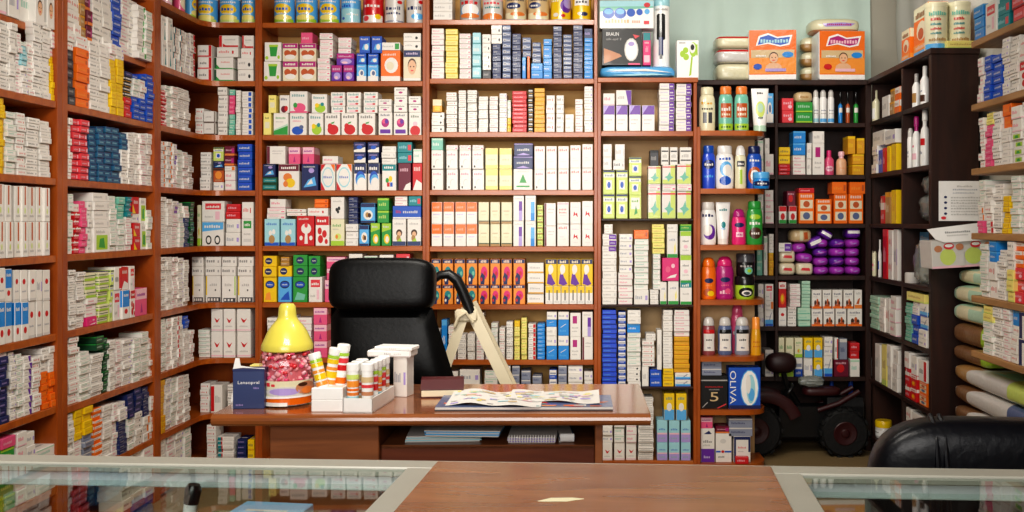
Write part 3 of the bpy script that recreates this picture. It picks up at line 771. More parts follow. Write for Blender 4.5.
fill('corner-bookcase rear', PB, L(ZB1), '''
@1
197 212 | 3 RZ 45
213 233 | 2 CG 57
216 238 ^57 | 1 W5 47
218 238 ^47 | 1 CR 35
237 253 | 2 WK 58
240 253 ^58 | 1 W5 48
241 253 ^48 | 1 CR 35
@2
194 203 | 4 W 108
203 215 | 2 OU 111
217 227 | 6 W 87
228 234 | 4 GN 114 | 4 PK 95 | 1 GN 89
235 240 | 8 W 90
241 252 | 8 WB 91
@3
199 210 | 6 W6 152
212 223 | 1 W3 182 | 1 AM 168 | 1 NB 161 | 1 LM 147
224 235 | 2 W 171 | 1 WO 166 | 2 ZN 146
237 252 | 6 BL 144
@4
196 200 | 1 GW 205
201 223 | 1 WE 222
201 224 ^222 | 1 WH 201
225 240 | 2 W 219 | 2 RD 204
241 253 | 1 GV 219 | 1 W5 202
@5
191 203 | 1 WN 276 | 2 W6 257
204 220 | 1 WN 276 | 2 W6 257
221 236 | 1 WA 276 | 2 W6 257
237 253 | 1 WN 276 | 2 W6 257
@6
197 209 | 7 W 330
210 222 | 1 WS 332 | 1 WS 309
223 235 | 1 WS 332 | 1 WS 309
236 250 | 1 WS 332 | 1 WS 309
@7
199 209 | 5 W 384
210 222 | 1 WL 385
226 238 | 5 W 385
240 252 | 4 WS 380
@8
206 216 | 6 W5 425
217 234 | 6 WU 437
236 246 | 4 BK 440
247 254 | 2 YB 440
''', maxd=.2)
fill('desk-chair bookcase', PB, L(ZB1), '''
@1
263 280 | 1 GT 61
264 281 ^61 | 1 GT 42
282 298 | 1 ZF 61 | 1 ZF 43
299 316 | 1 ZF 61 | 1 ZF 43
300 312 ^43 | 1 PK 32
317 330 | 4 WP 58
319 333 ^58 | 4 WP 33
331 342 | 1 MG 65
343 354 | 1 MG 65
336 354 ^65 | 1 MG 53
337 351 ^53 | 3 WP 37
356 366 | 1 SK 64 | 1 BH 53
367 378 | 1 SK 64 | 1 BH 53
359 370 ^53 | 1 BH 36
371 382 ^53 | 1 BH 36
380 400 | 1 OB 50 | 1 WG 42
403 421 | 1 FC 50 | 2 WK 33
@2
263 271 | 1 YE 113
268 276 ^113 | 1 YE 95
273 288 | 1 GF 113
279 289 ^113 | 1 WF 95
289 306 | 1 BM 113
289 307 ^113 | 1 PM 91
308 323 | 1 YM 113
311 327 ^113 | 1 YM 94
324 340 | 1 RM 113
341 357 | 1 RM 113
358 375 | 1 RM 113
330 345 ^113 | 3 TM 92
346 361 ^113 | 3 TM 92
363 378 ^113 | 3 TM 92
378 392 | 1 PF 112 | 2 PU 99
393 407 | 1 PF 112 | 3 PU 87
408 421 | 1 RB 112 | 2 PU 96
@3
261 277 | 2 DT 177
262 275 ^177 | 1 NB 164
278 299 | 1 CT 164
266 285 ^164 | 1 WZ 146
288 300 ^164 | 1 PT 147
301 318 | 1 NB 164
302 314 ^164 | 1 PT 147
320 335 | 1 BY 164
336 352 | 1 BY 164
322 338 ^164 | 1 W2 156
353 366 | 1 AR 163 | 2 AS 142
367 379 | 1 AR 163 | 2 AS 142
381 396 | 1 TY 164 | 3 W 146
398 411 | 1 WI 163
412 422 | 1 RE 163
397 412 ^163 | 2 TE 142
413 422 ^163 | 1 W4 149
@4
264 279 | 1 SB 219
280 295 | 1 SB 219
266 285 ^219 | 2 WP 208
286 306 ^216 | 2 W5 209
269 285 ^208 | 1 W2 199
296 314 | 1 RA 216
315 329 | 1 RC 216
307 328 ^216 | 1 W5 208
314 328 ^208 | 2 OR 199
330 344 | 1 GW 219 | 1 BB 197
345 358 | 3 W1 224
348 358 ^224 | 5 BN 197
359 369 | 1 BE 225
370 380 | 1 GY 223
381 391 | 1 GY 223
360 375 ^223 | 1 BE 203
377 389 ^223 | 2 GG 198
392 406 | 1 MK 219
407 421 | 1 MK 219
392 421 ^219 | 1 BG 206
394 407 ^206 | 2 W 195
408 421 ^206 | 1 TE 195
@5
262 276 | 1 YC 277 | 2 YD 256
277 291 | 1 SC 277 | 1 YD 266
280 289 ^266 | 2 GD 257
292 307 | 1 GC 277 | 2 GE 255
308 322 | 1 WH 277
308 320 ^277 | 1 GE 266 | 1 GE 256
324 333 | 1 PT 280
326 345 ^280 | 2 PT 257
348 362 | 4 W 254
363 377 | 4 W 256
378 393 | 4 W 255
395 410 | 4 PR 254
@6
266 280 | 5 W 318
281 295 | 5 W 316
296 311 | 6 W 318
313 327 | 3 PT 308
@7
266 284 | 4 W 380
286 304 | 4 W 384
306 324 | 4 SG 382
''', maxd=.26)
fill('wide central bookcase', PB, L(ZB2), '''
@1
431 444 | 9 W2 28
445 458 | 9 Y2 28.5
459 471 | 9 WP 33.5
472 481 | 4 CN 32
482 491 | 1 KN 70 | 4 WK 34
492 501 | 6 BN 43.5
491 502 ^43.5 | 2 WK 22.5
502 511 | 9 BX 24
512 521 | 8 BN 33
522 526 | 1 BS 57
527 530 | 1 OR 56
531 543 | 2 BS 63
522 531 ^57 | 3 BX 37
532 541 ^63 | 4 BX 42
543 552 | 6 BS 38.5
553 562 | 10 BN 26
563 572 | 10 BX 34
573 583 | 10 BN 23.5
584 593 | 9 BS 38 | 1 BK 28
@2
431 444 | 3 WK 112
432 442 ^112 | 1 YT 99
446 457 | 9 W 92
458 466 | 10 W5 90
467 477 | 10 W 90
478 488 | 8 W 96
489 498 | 8 W 96
499 507 | 8 W 93
507 511 | 2 YB 118 | 2 W 100
512 527 | 10 RD 91
528 533 | 9 KS 89
534 545 | 10 YO 88
546 555 | 4 W 95
556 564 | 4 W 95
565 574 | 2 W 114
575 583 | 6 W 99
584 593 | 8 W 86
@3
431 443 | 1 SW 169 | 1 SW 150 | 1 GN 138
446 458 | 1 SW 169 | 1 SW 150 | 1 WP 145
459 471 | 1 SW 169 | 1 SW 150 | 1 WP 145
472 484 | 1 SW 169 | 1 SW 150 | 1 WP 145
485 498 | 1 YW 169 | 1 YW 148
499 512 | 1 YW 169 | 1 YW 148
513 533 | 1 GR 169 | 1 NV 156 | 1 NV 143
534 545 | 1 SW 169 | 1 SX 146
546 557 | 1 SX 169 | 1 SX 146
558 569 | 1 SX 169 | 1 SX 146
570 581 | 1 SX 168 | 1 SX 145
582 593 | 1 SX 168 | 1 SX 144
@4
431 442 | 1 OT 224 | 1 OT 202
443 454 | 1 OT 224 | 1 OT 202
455 466 | 1 OT 224 | 1 OT 202
466 477 | 1 OT 224 | 1 OT 202
478 489 | 1 BQ 224 | 1 BQ 202
490 500 | 1 BQ 224 | 1 BQ 202
501 512 | 1 BQ 224 | 1 BQ 202
513 524 | 1 VP 221 | 1 VP 194
525 536 | 1 SP 221 | 1 SP 195
537 543 | 7 OL 205
544 556 | 1 WZ 226 | 1 WZ 203
557 569 | 1 SX 224 | 1 RT 202
570 581 | 1 BV 224 | 1 BV 202
582 593 | 1 BV 224 | 1 BV 201
@5
431 441 | 1 NT 285 | 1 NT 259
442 453 | 1 NT 285 | 1 NT 259
454 465 | 1 NT 285 | 1 NT 259
466 477 | 1 NT 285 | 1 NT 259
478 489 | 1 NR 285 | 1 NR 259
490 500 | 1 NR 285 | 1 NR 259
501 512 | 1 NR 285 | 1 NR 259
513 525 | 1 NR 285 | 1 NR 259
527 544 | 4 WY 263
545 553 | 1 YQ 286
553 561 | 1 YQ 286
561 569 | 1 YQ 286
569 577 | 1 YQ 286
577 585 | 1 YQ 286
585 593 | 1 YQ 286
545 557 ^286 | 1 YV 259
557 569 ^286 | 1 YV 259
569 581 ^286 | 1 YV 259
581 593 ^286 | 1 YV 259
@6
431 440 | 7 W 330
441 447 | 1 BS 320
448 456 | 8 W 326
457 466 | 6 W 335
467 475 | 6 W 334
476 484 | 9 W 313
485 490 | 6 W 336
491 498 | 8 W 323
499 505 | 7 W 328
506 513 | 7 W 328 | 1 W 322
514 520 | 7 YL 327 | 1 Y1 321
521 527 | 8 YL 318
528 536 | 8 WR 324
537 545 | 9 BS 324
546 557 | 1 BD 346 | 1 W3 336 | 1 W1 327 | 1 BD 320 | 1 W3 312
558 569 | 1 BD 346 | 1 W3 336 | 1 BD 320 | 1 W3 312
570 581 | 1 WM 337 | 1 WM 313
582 593 | 1 WZ 337 | 1 VP 312
@7
438 458 | 3 W 372
459 480 | 3 W 370
484 498 | 6 W 371
500 511 | 6 W 366
512 520 | 6 SG 366
521 531 | 5 SG 371
532 542 | 5 SG 376
549 557 | 5 BW 370
558 567 | 6 SG 366
568 583 | 6 W3 366
584 593 | 5 W3 372
''', maxd=.26)
fill('narrow bookcase', PB, L(ZB3), '''
@1
603 615 | 1 PV 105 | 1 W2 93
616 628 | 1 PV 105
616 632 ^105 | 1 WV 90
629 641 | 1 PV 105
642 655 | 1 PV 105
659 675 | 8 VS 83
676 692 | 8 VS 83
@2
603 615 | 1 LM 194 | 1 LM 170
603 612 ^170 | 2 W1 144
616 628 | 1 LM 194 | 1 LM 170
613 625 ^170 | 1 W 160
615 625 ^160 | 1 W1 144
629 642 | 1 LG 195 | 1 LM 176 | 1 LM 157
648 661 | 1 LS 191 | 1 WP 184 | 1 LS 166
662 676 | 1 LS 191 | 1 WP 184 | 1 LS 165
677 692 | 1 LS 191 | 1 WP 184 | 1 LS 164
650 659 ^166 | 1 KN 150
661 669 ^165 | 1 WD 147
670 678 ^165 | 1 WD 147
680 692 ^164 | 1 WD 147
@3
602 617 | 8 W 252 | 3 VI 234
604 613 ^234 | 2 W1 222
618 633 | 5 W 273
619 633 ^273 | 5 W 234
634 649 | 1 W3 290 | 9 W4 239 | 1 OR 230
650 659 | 3 W1 290
653 661 ^290 | 7 W4 254
652 665 ^254 | 2 YL 243 | 4 YL 222
660 667 | 1 XW 282
668 679 | 1 XW 281
662 679 ^281 | 1 PB 258
667 678 ^258 | 1 XW 232 | 1 W1 223
680 692 | 1 XO 280 | 1 XG 255 | 1 XG 231 | 1 GG 222
@4
602 617 | 16 BR 309
618 626 | 13 BW 312
627 641 | 4 WK 366 | 7 W 333 | 1 BS 324 | 2 W1 308
642 649 | 1 W1 367
650 662 | 2 BL 370
663 674 | 3 YB 369
675 691 | 2 BO 373
642 655 ^367 | 6 W 341
646 656 ^341 | 2 W 334
657 662 ^370 | 1 W1 330
663 673 ^369 | 11 W 310
674 690 ^373 | 8 YO 337 | 5 W 309
@5
602 613 | 1 WS 443 | 3 W 420 | 3 W 396
614 625 | 1 WS 443 | 3 W4 420 | 3 W 396
626 637 | 1 WS 443 | 3 W2 420 | 3 W 396
638 654 | 14 WD 398
657 668 | 1 CB 443 | 1 CB 421
669 680 | 1 CB 443 | 1 CB 421
681 691 | 1 CB 443 | 1 CB 421
664 675 ^421 | 1 YZ 394
676 687 ^421 | 1 YZ 394
''', maxd=.26)
fill('dark rear-shelving', PA_, L(ZAL), '''
@1
757 765 | 2 W1 94
766 774 | 1 SK 93
782 794 | 2 CO 98
796 813 | 2 GS 102
@2
758 764 | 2 W4 140
765 774 | 1 W2 154
765 770 ^154 | 1 W1 138
779 791 | 3 RD 164 | 2 YB 147
793 806 | 3 W2 155 | 2 BS 131
807 812 | 2 W1 143
813 825 | 1 WM 143 | 1 W1 131
853 865 | 2 YO 154
848 856 ^154 | 1 YO 136
857 865 ^154 | 1 YO 138
@3
758 764 | 2 W4 190
765 774 | 3 W2 190
779 787 | 1 RG 206
789 797 | 1 RG 206
787 796 ^206 | 1 DW 191
799 815 | 1 OX 193 | 1 RD 188
816 832 | 1 OX 199
834 848 | 1 OX 194
849 864 | 1 OX 194
832 847 ^194 | 1 OR 182
850 866 ^194 | 1 OR 182
@4
757 763 | 3 GN 230
764 768 | 1 W4 236
769 774 | 3 YO 253 | 3 W1 234
779 792 ^252 | 1 VI 243
@5
758 764 | 3 W3 284
765 774 | 1 BO 310 | 1 WO 301 | 1 WH 284
779 787 | 1 UR 308 | 1 RX 282
788 797 | 3 W6 310 | 1 W5 307
798 811 | 3 MT 308
812 823 | 1 PA 309
824 835 | 1 PA 309
836 847 | 1 PA 309
848 863 | 1 PA 309
790 801 ^307 | 6 W2 284
802 811 ^308 | 8 MT 281
812 822 ^309 | 1 PA 290
823 832 ^309 | 1 PA 290
833 843 ^309 | 1 PA 290
844 854 ^309 | 1 PA 290
855 863 ^309 | 1 WQ 290
@6
765 774 | 3 W3 350
779 785 | 1 GW 338
786 794 | 1 GW 338
795 803 | 1 BW 358 | 1 GW 338
804 813 | 1 W3 358 | 1 YZ 338
814 823 | 1 YZ 358 | 1 YZ 338
824 833 | 1 BO 356 | 2 W3 337
834 849 | 1 DW 360
850 860 | 1 W4 359 | 2 RD 343
835 839 ^360 | 1 WR 338
840 848 ^360 | 1 SG 339
''', maxd=.25, messy=.8)
ZR = ZAL + [.1]
fill('dark side shelving', PR, L(ZR), '''
@1
882 889 | 1 W1 96
890 894 | 2 GD 89
895 900 | 2 OW 87
@2
872 877 | 3 W3 146
878 882 | 1 BL 150
883 886 | 1 RD 148
887 890 | 1 Y1 146
891 896 | 1 Y1 144
872 884 ^146 | 1 W1 131
885 896 ^144 | 1 W3 130
@3
880 884 | 1 RW 196
885 890 | 1 GD 192
891 896 | 1 Y1 190
@4
883 887 | 1 RD 228
888 892 | 2 W5 230
893 897 | 1 W3 226
919 929 >.07 | 1 SK 232
930 941 >.07 | 1 CB 230
@5
870 878 | 9 MT 296
879 884 | 4 W1 298
885 889 | 1 W5 298
890 896 | 3 W2 296
905 911 | 11 GN 303
912 918 | 3 BL 315 | 3 W3 302
919 927 | 2 W3 330 | 2 BO 304
906 924 ^302 | 1 YL 293
@6
875 880 | 1 W1 344
881 886 | 1 YL 345
887 891 | 2 W1 345
892 897 | 3 W1 350
905 910 | 2 RW 368 | 1 W5 352
911 917 | 2 RX 375 | 1 W3 356
918 926 | 2 OX 382 | 1 WR 360
@7
905 910 | 4 W5 408
911 925 | 4 WR 415
''', maxd=.19, messy=.8)
fill('pale plank shelves', PP, L(ZRL), '''
@0
974 984 | 3 BS 6
985 996 | 1 WH 2
997 1010 | 3 TE -12
1011 1026 | 3 PR -20
1027 1045 | 3 W -24
@1
978 983 | 5 W 58
984 991 | 6 BL 56
992 1001 | 6 BL 55
1002 1009 | 9 W 38
1010 1018 | 9 W6 36
1019 1034 | 1 RC 60 | 2 W5 36
1035 1050 | 2 W 30
@2
979 984 | 7 W 118
985 992 | 7 PK 125 | 2 YL 113
993 1001 | 8 W 112
1002 1011 | 5 W 128 | 2 OR 104
1012 1022 | 4 GL 132 | 2 W 106
1023 1040 | 7 W 100
@3
978 984 | 2 PK 221 | 2 WO 207 | 5 W4 180
985 992 | 2 WR 221 | 2 W5 206 | 3 W6 188
993 1002 | 9 W6 184
1003 1010 | 7 Y1 196
1011 1020 | 9 W4 176
1021 1040 | 9 W 175
@4
980 988 | 9 W4 244
989 997 | 2 W 262 | 2 BS 238
998 1006 | 9 W6 250
1007 1014 | 3 YL 270 | 3 W 240
1015 1024 | 5 J 0
1025 1045 | 8 W 240
@5
982 992 | 5 W4 322 | 2 YL 306
993 1002 | 9 W6 306
1003 1010 | 9 W 304
1011 1018 | 4 W5 326 | 1 BS 306
1019 1045 | 2 BZ 312
'''.replace('5 J 0', '3 CO 268 | 3 OW 240'), maxd=.24)
# ------------------------------------------------------------------ the room
FLOORM = plain('speckled beige floor', '8f7a58', .45, noise=.35, nscale=90)
PLASTER = plain('pale plaster', 'b9b4a6', .8, noise=.06, nscale=3)
m = MB(); m.box(-2.5, 2.1, -1.2, 6.4, -.08, 0, 'w'); struct('floor', m, FLOORM)
m = MB(); m.box(-2.5, 2.1, -1.2, 6.4, 2.95, 3.05, 'w'); struct('ceiling', m, PLASTER)
m = MB(); m.box(-2.5, -2.375, -1.2, 6.4, 0, 2.95, 'w'); struct('wall_left', m, PLASTER)
m = MB(); m.box(1.97, 2.1, -1.2, 6.4, 0, 2.95, 'w'); struct('wall_right', m, PLASTER)
m = MB(); m.box(-2.375, 1.97, 6.27, 6.4, 0, 2.95, 'w'); struct('wall_back', m, PLASTER)

def bookcase(name, label, x0, x1, y0, y1, zs, top, th=.028, side=.019, mats=(WOOD, WOODH, TANB), thin=(), floor=0.0, back=True):
    loc = ((x0 + x1) / 2, (y0 + y1) / 2, floor); t = thing(name, label, 'bookcase', loc)
    for a, b in ((x0, x0 + side), (x1 - side, x1)):
        m = MB(); m.box(a, b, y0, y1, floor, top, 'w', .002); m.build('side_panel', mats[0], t, off=loc)
    for i, z in enumerate(zs):
        m = MB(); tk = .011 if i in thin else th; m.box(x0 + side, x1 - side, y0 + .004, y1 - .012, z - tk, z, 'w', .002); m.build('shelf', DARKW if i in thin else mats[1], t, off=loc)
    if back:
        m = MB(); m.box(x0 + side, x1 - side, y1 - .012, y1, floor + .02, top, 'w'); m.build('back_panel', mats[2], t, off=loc)
    return t
YB = DB + .3
bx = lambda p: xat(p, DB)
bookcase('wooden_bookcase', 'red-brown wooden bookcase behind the black desk chair, tins on its top shelf', bx(258.5), bx(426), DB, YB, ZB1, 2.8)
bookcase('wooden_bookcase', 'wide red-brown bookcase with navy boxes and the stepladder before it', bx(426), bx(597.5), DB, YB, ZB2, 2.8)
bookcase('wooden_bookcase', 'narrow red-brown bookcase ending below the curtain, shaver box on top', bx(597.5), bx(697), DB, YB, ZB3[1:], ZB3[0] - .027, thin=(1, 2, 3), mats=(WOOD, WOODH, TANL))
for o in COL.objects:
    if o.name.startswith('wooden_bookcase') and 'narrow' in o['label']:
        m = MB(); lo = o.location; m.box(bx(597.6), bx(698), DB - .006, YB, ZB3[0] - .027, ZB3[0], 'w', .003); m.build('top_board', WOODH, o, off=tuple(lo))
# left wall units: shelves run along the wall
def wall_unit(name, label, ya, yb, zs, side=.04, recess1=0.0):
    loc = (-2.2, (ya + yb) / 2, 0); t = thing(name, label, 'bookcase', loc)
    for a, b in ((ya, ya + side), (yb - side, yb)):
        m = MB(); m.box(-2.365, -2.065, a, b, 0, 2.8, 'w', .002); m.build('side_panel', WOOD, t, off=loc)
    for i, z in enumerate(zs):
        m = MB(); m.box(-2.353, -2.069 - (recess1 if i in (0, 1) else 0), ya + side, yb - side, z - .028, z, 'w', .002); m.build('shelf', WOODH, t, off=loc)
    m = MB(); m.box(-2.365, -2.353, ya + side, yb - side, .02, 2.8, 'w'); m.build('back_panel', TANB, t, off=loc)
wall_unit('wooden_bookcase', 'red-brown wall bookcase nearest the glass counter, packed with white boxes', 3.1, 3.953, ZLA, recess1=.034)
wall_unit('wooden_bookcase', 'red-brown wall bookcase next to the corner, orange and yellow boxes high up', 3.953, 4.835, ZB1, recess1=.034)
# corner unit: L-shaped shelves with a rounded inner corner
loc = (-2.1, 5.4, 0); t = thing('corner_bookcase', 'red-brown corner bookcase with curved shelf edges between the two walls', 'bookcase', loc)
m = MB(); m.box(-2.365, -2.065, 4.835, 4.87, 0, 2.8, 'w', .002); m.build('side_panel', WOOD, t, off=loc)
m = MB(); m.box(bx(255), bx(258.5), DB, YB, 0, 2.8, 'w', .002); m.build('side_panel', WOOD, t, off=loc)
for z in ZB1:
    r = .1; xc, yc = -2.065 + r, DB - r
    poly = [(-2.36, 4.87), (-2.065, 4.87)] + [(xc + r * math.cos(a), yc + r * math.sin(a)) for a in [math.pi - i * math.pi / 2 / 8 for i in range(9)]] + [(bx(255), DB), (bx(255), YB - .01), (-2.36, YB - .01)]
    m = MB(); m.prism(poly, z - .028, z, 'w'); m.build('shelf', WOODH, t, off=loc)
m = MB(); m.box(-2.365, -2.353, 4.87, YB, .02, 2.8, 'w'); m.box(-2.353, bx(255), YB - .01, YB, .02, 2.8, 'w'); m.build('back_panel', WOOD, t, off=loc)
# rounded end shelves
loc = (.8, 5.55, 0); t = thing('rounded_end_shelves', 'open red-brown end shelves with rounded corners, shampoo bottles on them', 'shelves', loc)
m = MB(); m.box(bx(697), bx(700.5), DB, YB, 0, ZE[0] + .02, 'w', .002); m.build('side_panel', WOOD, t, off=loc)
m = MB(); m.box(bx(700.5), .965, YB - .04, YB - .025, 0, ZE[0], 'w'); m.build('back_panel', TANL, t, off=loc)
for z in ZE:
    x0 = bx(700.5); x1 = bx(768); r = .12
    poly = [(x0, DB), (x1 - r, DB)] + [(x1 - r + r * math.sin(a), DB + r - r * math.cos(a)) for a in [i * math.pi / 16 for i in range(1, 9)]] + [(x1, YB - .025), (x0, YB - .025)]
    m = MB(); m.prism(poly, z - .028, z, 'w'); m.build('shelf', WOODH, t, off=loc)
# dark units in the rear right corner
YA = 5.9; xa = lambda p: xat(p, YA)
loc = (1.2, 6.0, 0); t = thing('dark_rear_bookcase', 'very dark wooden shelving at the back below the curtain, purple packs inside', 'bookcase', loc)
for a, b in ((.66, .69), (xa(775), xa(778)), (1.655, 1.69)):
    m = MB(); m.box(a, b, YA, 6.19, .409 if .8 < a < 1.5 else 0, ZAL[0] - .03, 'w', .002); m.build('side_panel', DARKW, t, off=loc)
m = MB(); m.box(.66, 1.69, YA - .004, 6.19, ZAL[0] - .03, ZAL[0], 'w', .003); m.build('top_board', DARKW, t, off=loc)
for z in ZAL[1:]:
    m = MB(); m.box(.69, xa(775), YA + .004, 6.18, z - .026, z, 'w', .002); m.build('shelf', DARKW, t, off=loc)
    m = MB(); m.box(xa(778), 1.655, YA + .004, 6.18, z - .026, z, 'w', .002); m.build('shelf', DARKW, t, off=loc)
m = MB(); m.box(.66, 1.69, 6.18, 6.19, 0, ZAL[0] - .03, 'w'); m.build('back_panel', DARKW, t, off=loc)
loc = (1.78, 5.3, 0); t = thing('dark_side_bookcase', 'very dark wooden side shelving, its tall blank end panel facing the counter', 'bookcase', loc)
m = MB(); m.box(1.665, 1.895, 4.81, 4.845, 0, ZAL[0] - .03, 'w', .002); m.build('end_panel', DARKW, t, off=loc)
m = MB(); m.box(1.668, 1.89, 5.25, 5.275, 0, ZAL[0] - .03, 'w', .002); m.build('divider', DARKW, t, off=loc)
m = MB(); m.box(1.69, 1.89, 5.86, 5.89, 0, ZAL[0] - .03, 'w', .002); m.build('end_panel', DARKW, t, off=loc)
m = MB(); m.box(1.66, 1.9, 4.805, 5.89, ZAL[0] - .03, ZAL[0], 'w', .003); m.build('top_board', DARKW, t, off=loc)
for z in ZR[1:]:
    for a, b in ((4.845, 5.25), (5.275, 5.86)):
        m = MB(); m.box(1.669, 1.885, a, b, z - .024, z, 'w', .002); m.build('shelf', DARKW, t, off=loc)
m = MB(); m.box(1.885, 1.897, 4.845, 5.86, 0, ZAL[0] - .03, 'w'); m.build('back_panel', DARKW, t, off=loc)
# pale plank shelves on the right wall, on an upright at their near end
loc = (1.8, 3.9, 0); t = thing('plank_shelves', 'pale unpainted plank shelves along the wall nearest the dark end panel', 'shelves', loc)
for z in ZRL:
    m = MB(); m.box(1.66, 1.965, 3.3, 4.3, z - .028, z, 'w', .003); m.build('shelf', PLANK, t, off=loc)
for y in (3.27, 4.2):
    m = MB(); m.box(1.93 if y > 4 else 1.66, 1.965, y, y + .03, 0, 2.4, 'w', .002); m.build('upright', PLANK, t, off=loc)
# curtains
CURT = plain('pale teal curtain cloth', 'cfe2d9', .85, noise=.1, nscale=4)
CURG = plain('grey curtain cloth', 'cbc9c2', .85, noise=.12, nscale=4)
def curtain(name, label, p0, p1, z0, z1, mat, folds, amp):
    n = folds * 8; m = MB(); vs = []; fs = []; d = Vector(p1) - Vector(p0); nrm = Vector((d.y, -d.x)).normalized(); rnd = random.Random(folds)
    ph = [rnd.uniform(.7, 1.3) for _ in range(folds + 2)]
    for i in range(n + 1):
        u = i / n
        for j in range(7):
            v = j / 6; a = amp * ph[int(u * folds)] * math.sin(2 * math.pi * u * folds + .8 * math.sin(v * 4 + u * 9)) * (.55 + .45 * v) + .012 * math.sin(u * 17 + v * 5)
            p = Vector(p0) + d * u + nrm * a; vs.append((p.x, p.y, z1 + (z0 - z1) * v))
    for i in range(n):
        for j in range(6): fs.append((i * 7 + j, i * 7 + j + 1, (i + 1) * 7 + j + 1, (i + 1) * 7 + j))
    m.raw(vs, fs, 'w', True); tag(m.build(name, mat), label, 'curtain')
curtain('cloth_curtain', 'pale teal cloth curtain hanging over the back wall above the dark shelving', (.2, 6.225), (1.78, 6.23), 1.9, 2.93, CURT, 9, .011)
curtain('cloth_curtain', 'grey cloth curtain hanging on the side wall above the dark side shelving', (1.93, 6.15), (1.93, 4.5), 1.95, 2.93, CURG, 7, .014)

# ------------------------------------------------------------------ glass counter in front
CR_ = R(-3.5)
ct = thing('glass_counter', 'pale-framed glass display counter with a brown board across its middle', 'counter', (0, 1.645, 0), CR_)
ZC = .95
def cpart(name, mat, *boxes, ch=.002):
    m = MB()
    for b in boxes: m.box(*b, 'w', ch)
    return m.build(name, mat, ct)
cpart('rear_rail', ALU, (-1.9, 1.6, -.05, .0, ZC - .012, ZC + .004))
cpart('rear_rail_lip', ALUB, (-1.9, 1.6, -.012, -.004, ZC - .045, ZC - .012))
cpart('front_rail', ALU, (-1.9, 1.6, -.56, -.51, ZC - .04, ZC + .004))
for a, b in ((-1.9, -1.86), (-.285, -.235), (.295, .345), (1.56, 1.6)):
    cpart('cross_rail', ALU, (a, b, -.51, -.05, ZC - .025, ZC + .004))
def sheetp(name, *pts):
    m = MB(); m.face(pts, 'w'); return m.build(name, GLASS, ct)
for a, b in ((-1.86, -.285), (.345, 1.56)):
    sheetp('glass_top', (a, -.51, ZC), (b, -.51, ZC), (b, -.05, ZC), (a, -.05, ZC))
    sheetp('rear_glass', (a, -.028, .58), (b, -.028, .58), (b, -.028, ZC - .03), (a, -.028, ZC - .03))
    sheetp('front_glass', (a, -.545, .52), (b, -.545, .52), (b, -.545, ZC - .04), (a, -.545, ZC - .04))
    cpart('glass_shelf', GLASS, (a, b, -.5, -.06, .742, .75), ch=0)
cpart('wooden_board', CTOP, (-.237, .298, -.545, -.045, ZC + .002, ZC + .014))
for a in (-1.9, -.285, .305, 1.56):
    cpart('post', ALU, (a, a + .04, -.55, -.515, .5, ZC - .04), ch=.002); cpart('post', ALU, (a, a + .04, -.04, -.005, .5, ZC - .045), ch=.002)
cpart('lower_cabinet', DESKP, (-1.9, 1.6, -.56, 0, .06, .52)); cpart('plinth', BLACKP, (-1.88, 1.58, -.53, -.03, 0, .06))

# ------------------------------------------------------------------ desk
dk = thing('wooden_desk', 'glossy brown wooden desk with a set-back drawer front and open shelf', 'desk', (-.48, 3.4, 0), R(.4))
def dpart(name, mat, x0, x1, y0, y1, z0, z1, ch=.003):
    m = MB(); lo = Vector((-.48, 3.4, 0)); m.box(x0 + .48, x1 + .48, y0 - 3.4, y1 - 3.4, z0, z1, 'w', ch); return m.build(name, mat, dk)
m = MB(); n_ = 6
prof = [(-.29 + .02 - .02 * math.sin(math.pi * i / n_), .7125 + .0375 * (1 - math.cos(math.pi * i / n_)) / 2) for i in range(n_ + 1)] + [(.3, .75), (.3, .7125)]
m.prismx(prof[::-1], -.685, .683, 'w'); m.build('desk_top', DESKW, dk)
dpart('pedestal', DESKP, -1.0, -.655, 3.17, 3.56, 0, .7125)
dpart('side_panel', DESKP, .03, .055, 3.17, 3.66, 0, .7125)
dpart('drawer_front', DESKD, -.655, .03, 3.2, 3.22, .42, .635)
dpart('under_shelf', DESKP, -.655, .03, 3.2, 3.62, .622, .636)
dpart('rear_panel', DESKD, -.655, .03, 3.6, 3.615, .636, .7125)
# ------------------------------------------------------------------ tins, bottles and packs
class Prof:
    """a lathe profile with prints that follow its surface"""
    def __init__(s, prof, sx=1, sy=1): s.p = prof; s.sx = sx; s.sy = sy
    def r(s, z):
        for a, b in zip(s.p, s.p[1:]):
            if a[1] <= z <= b[1] and b[1] > a[1]: return a[0] + (b[0] - a[0]) * (z - a[1]) / (b[1] - a[1])
        return s.p[-1][0]
    def fn(s, z0, z1, half):
        """u over ±half (radians about the front), v over z0..z1"""
        def f(u, v, l):
            a = -math.pi / 2 + (u * 2 - 1) * half; z = z0 + (z1 - z0) * v; r = s.r(z) + .0004 * l
            return (r * s.sx * math.cos(a), r * s.sy * math.sin(a), z)
        return f
    def patch(s, mb, col, z0, z1, half, l=1, nu=8, nv=2):
        f = s.fn(z0, z1, half)
        for i in range(nu):
            for j in range(nv): mb.face([f(i / nu, j / nv, l), f((i + 1) / nu, j / nv, l), f((i + 1) / nu, (j + 1) / nv, l), f(i / nu, (j + 1) / nv, l)], col, True)
def place(plane, x0, x1, z, into):
    q, w = plane.span(x0, x1); z += .0006
    if plane.rot:                                                       # round things on a side wall: true width across the line of sight
        xm = (x0 + x1) / 2; w = (x1 - x0) * plane.dist(xm) / F; X = plane.X + math.copysign(into + w / 2, plane.X); return Vector((X, X * F / (xm - CX), z)), w
    return plane.pt(q, into + w / 2, z), w
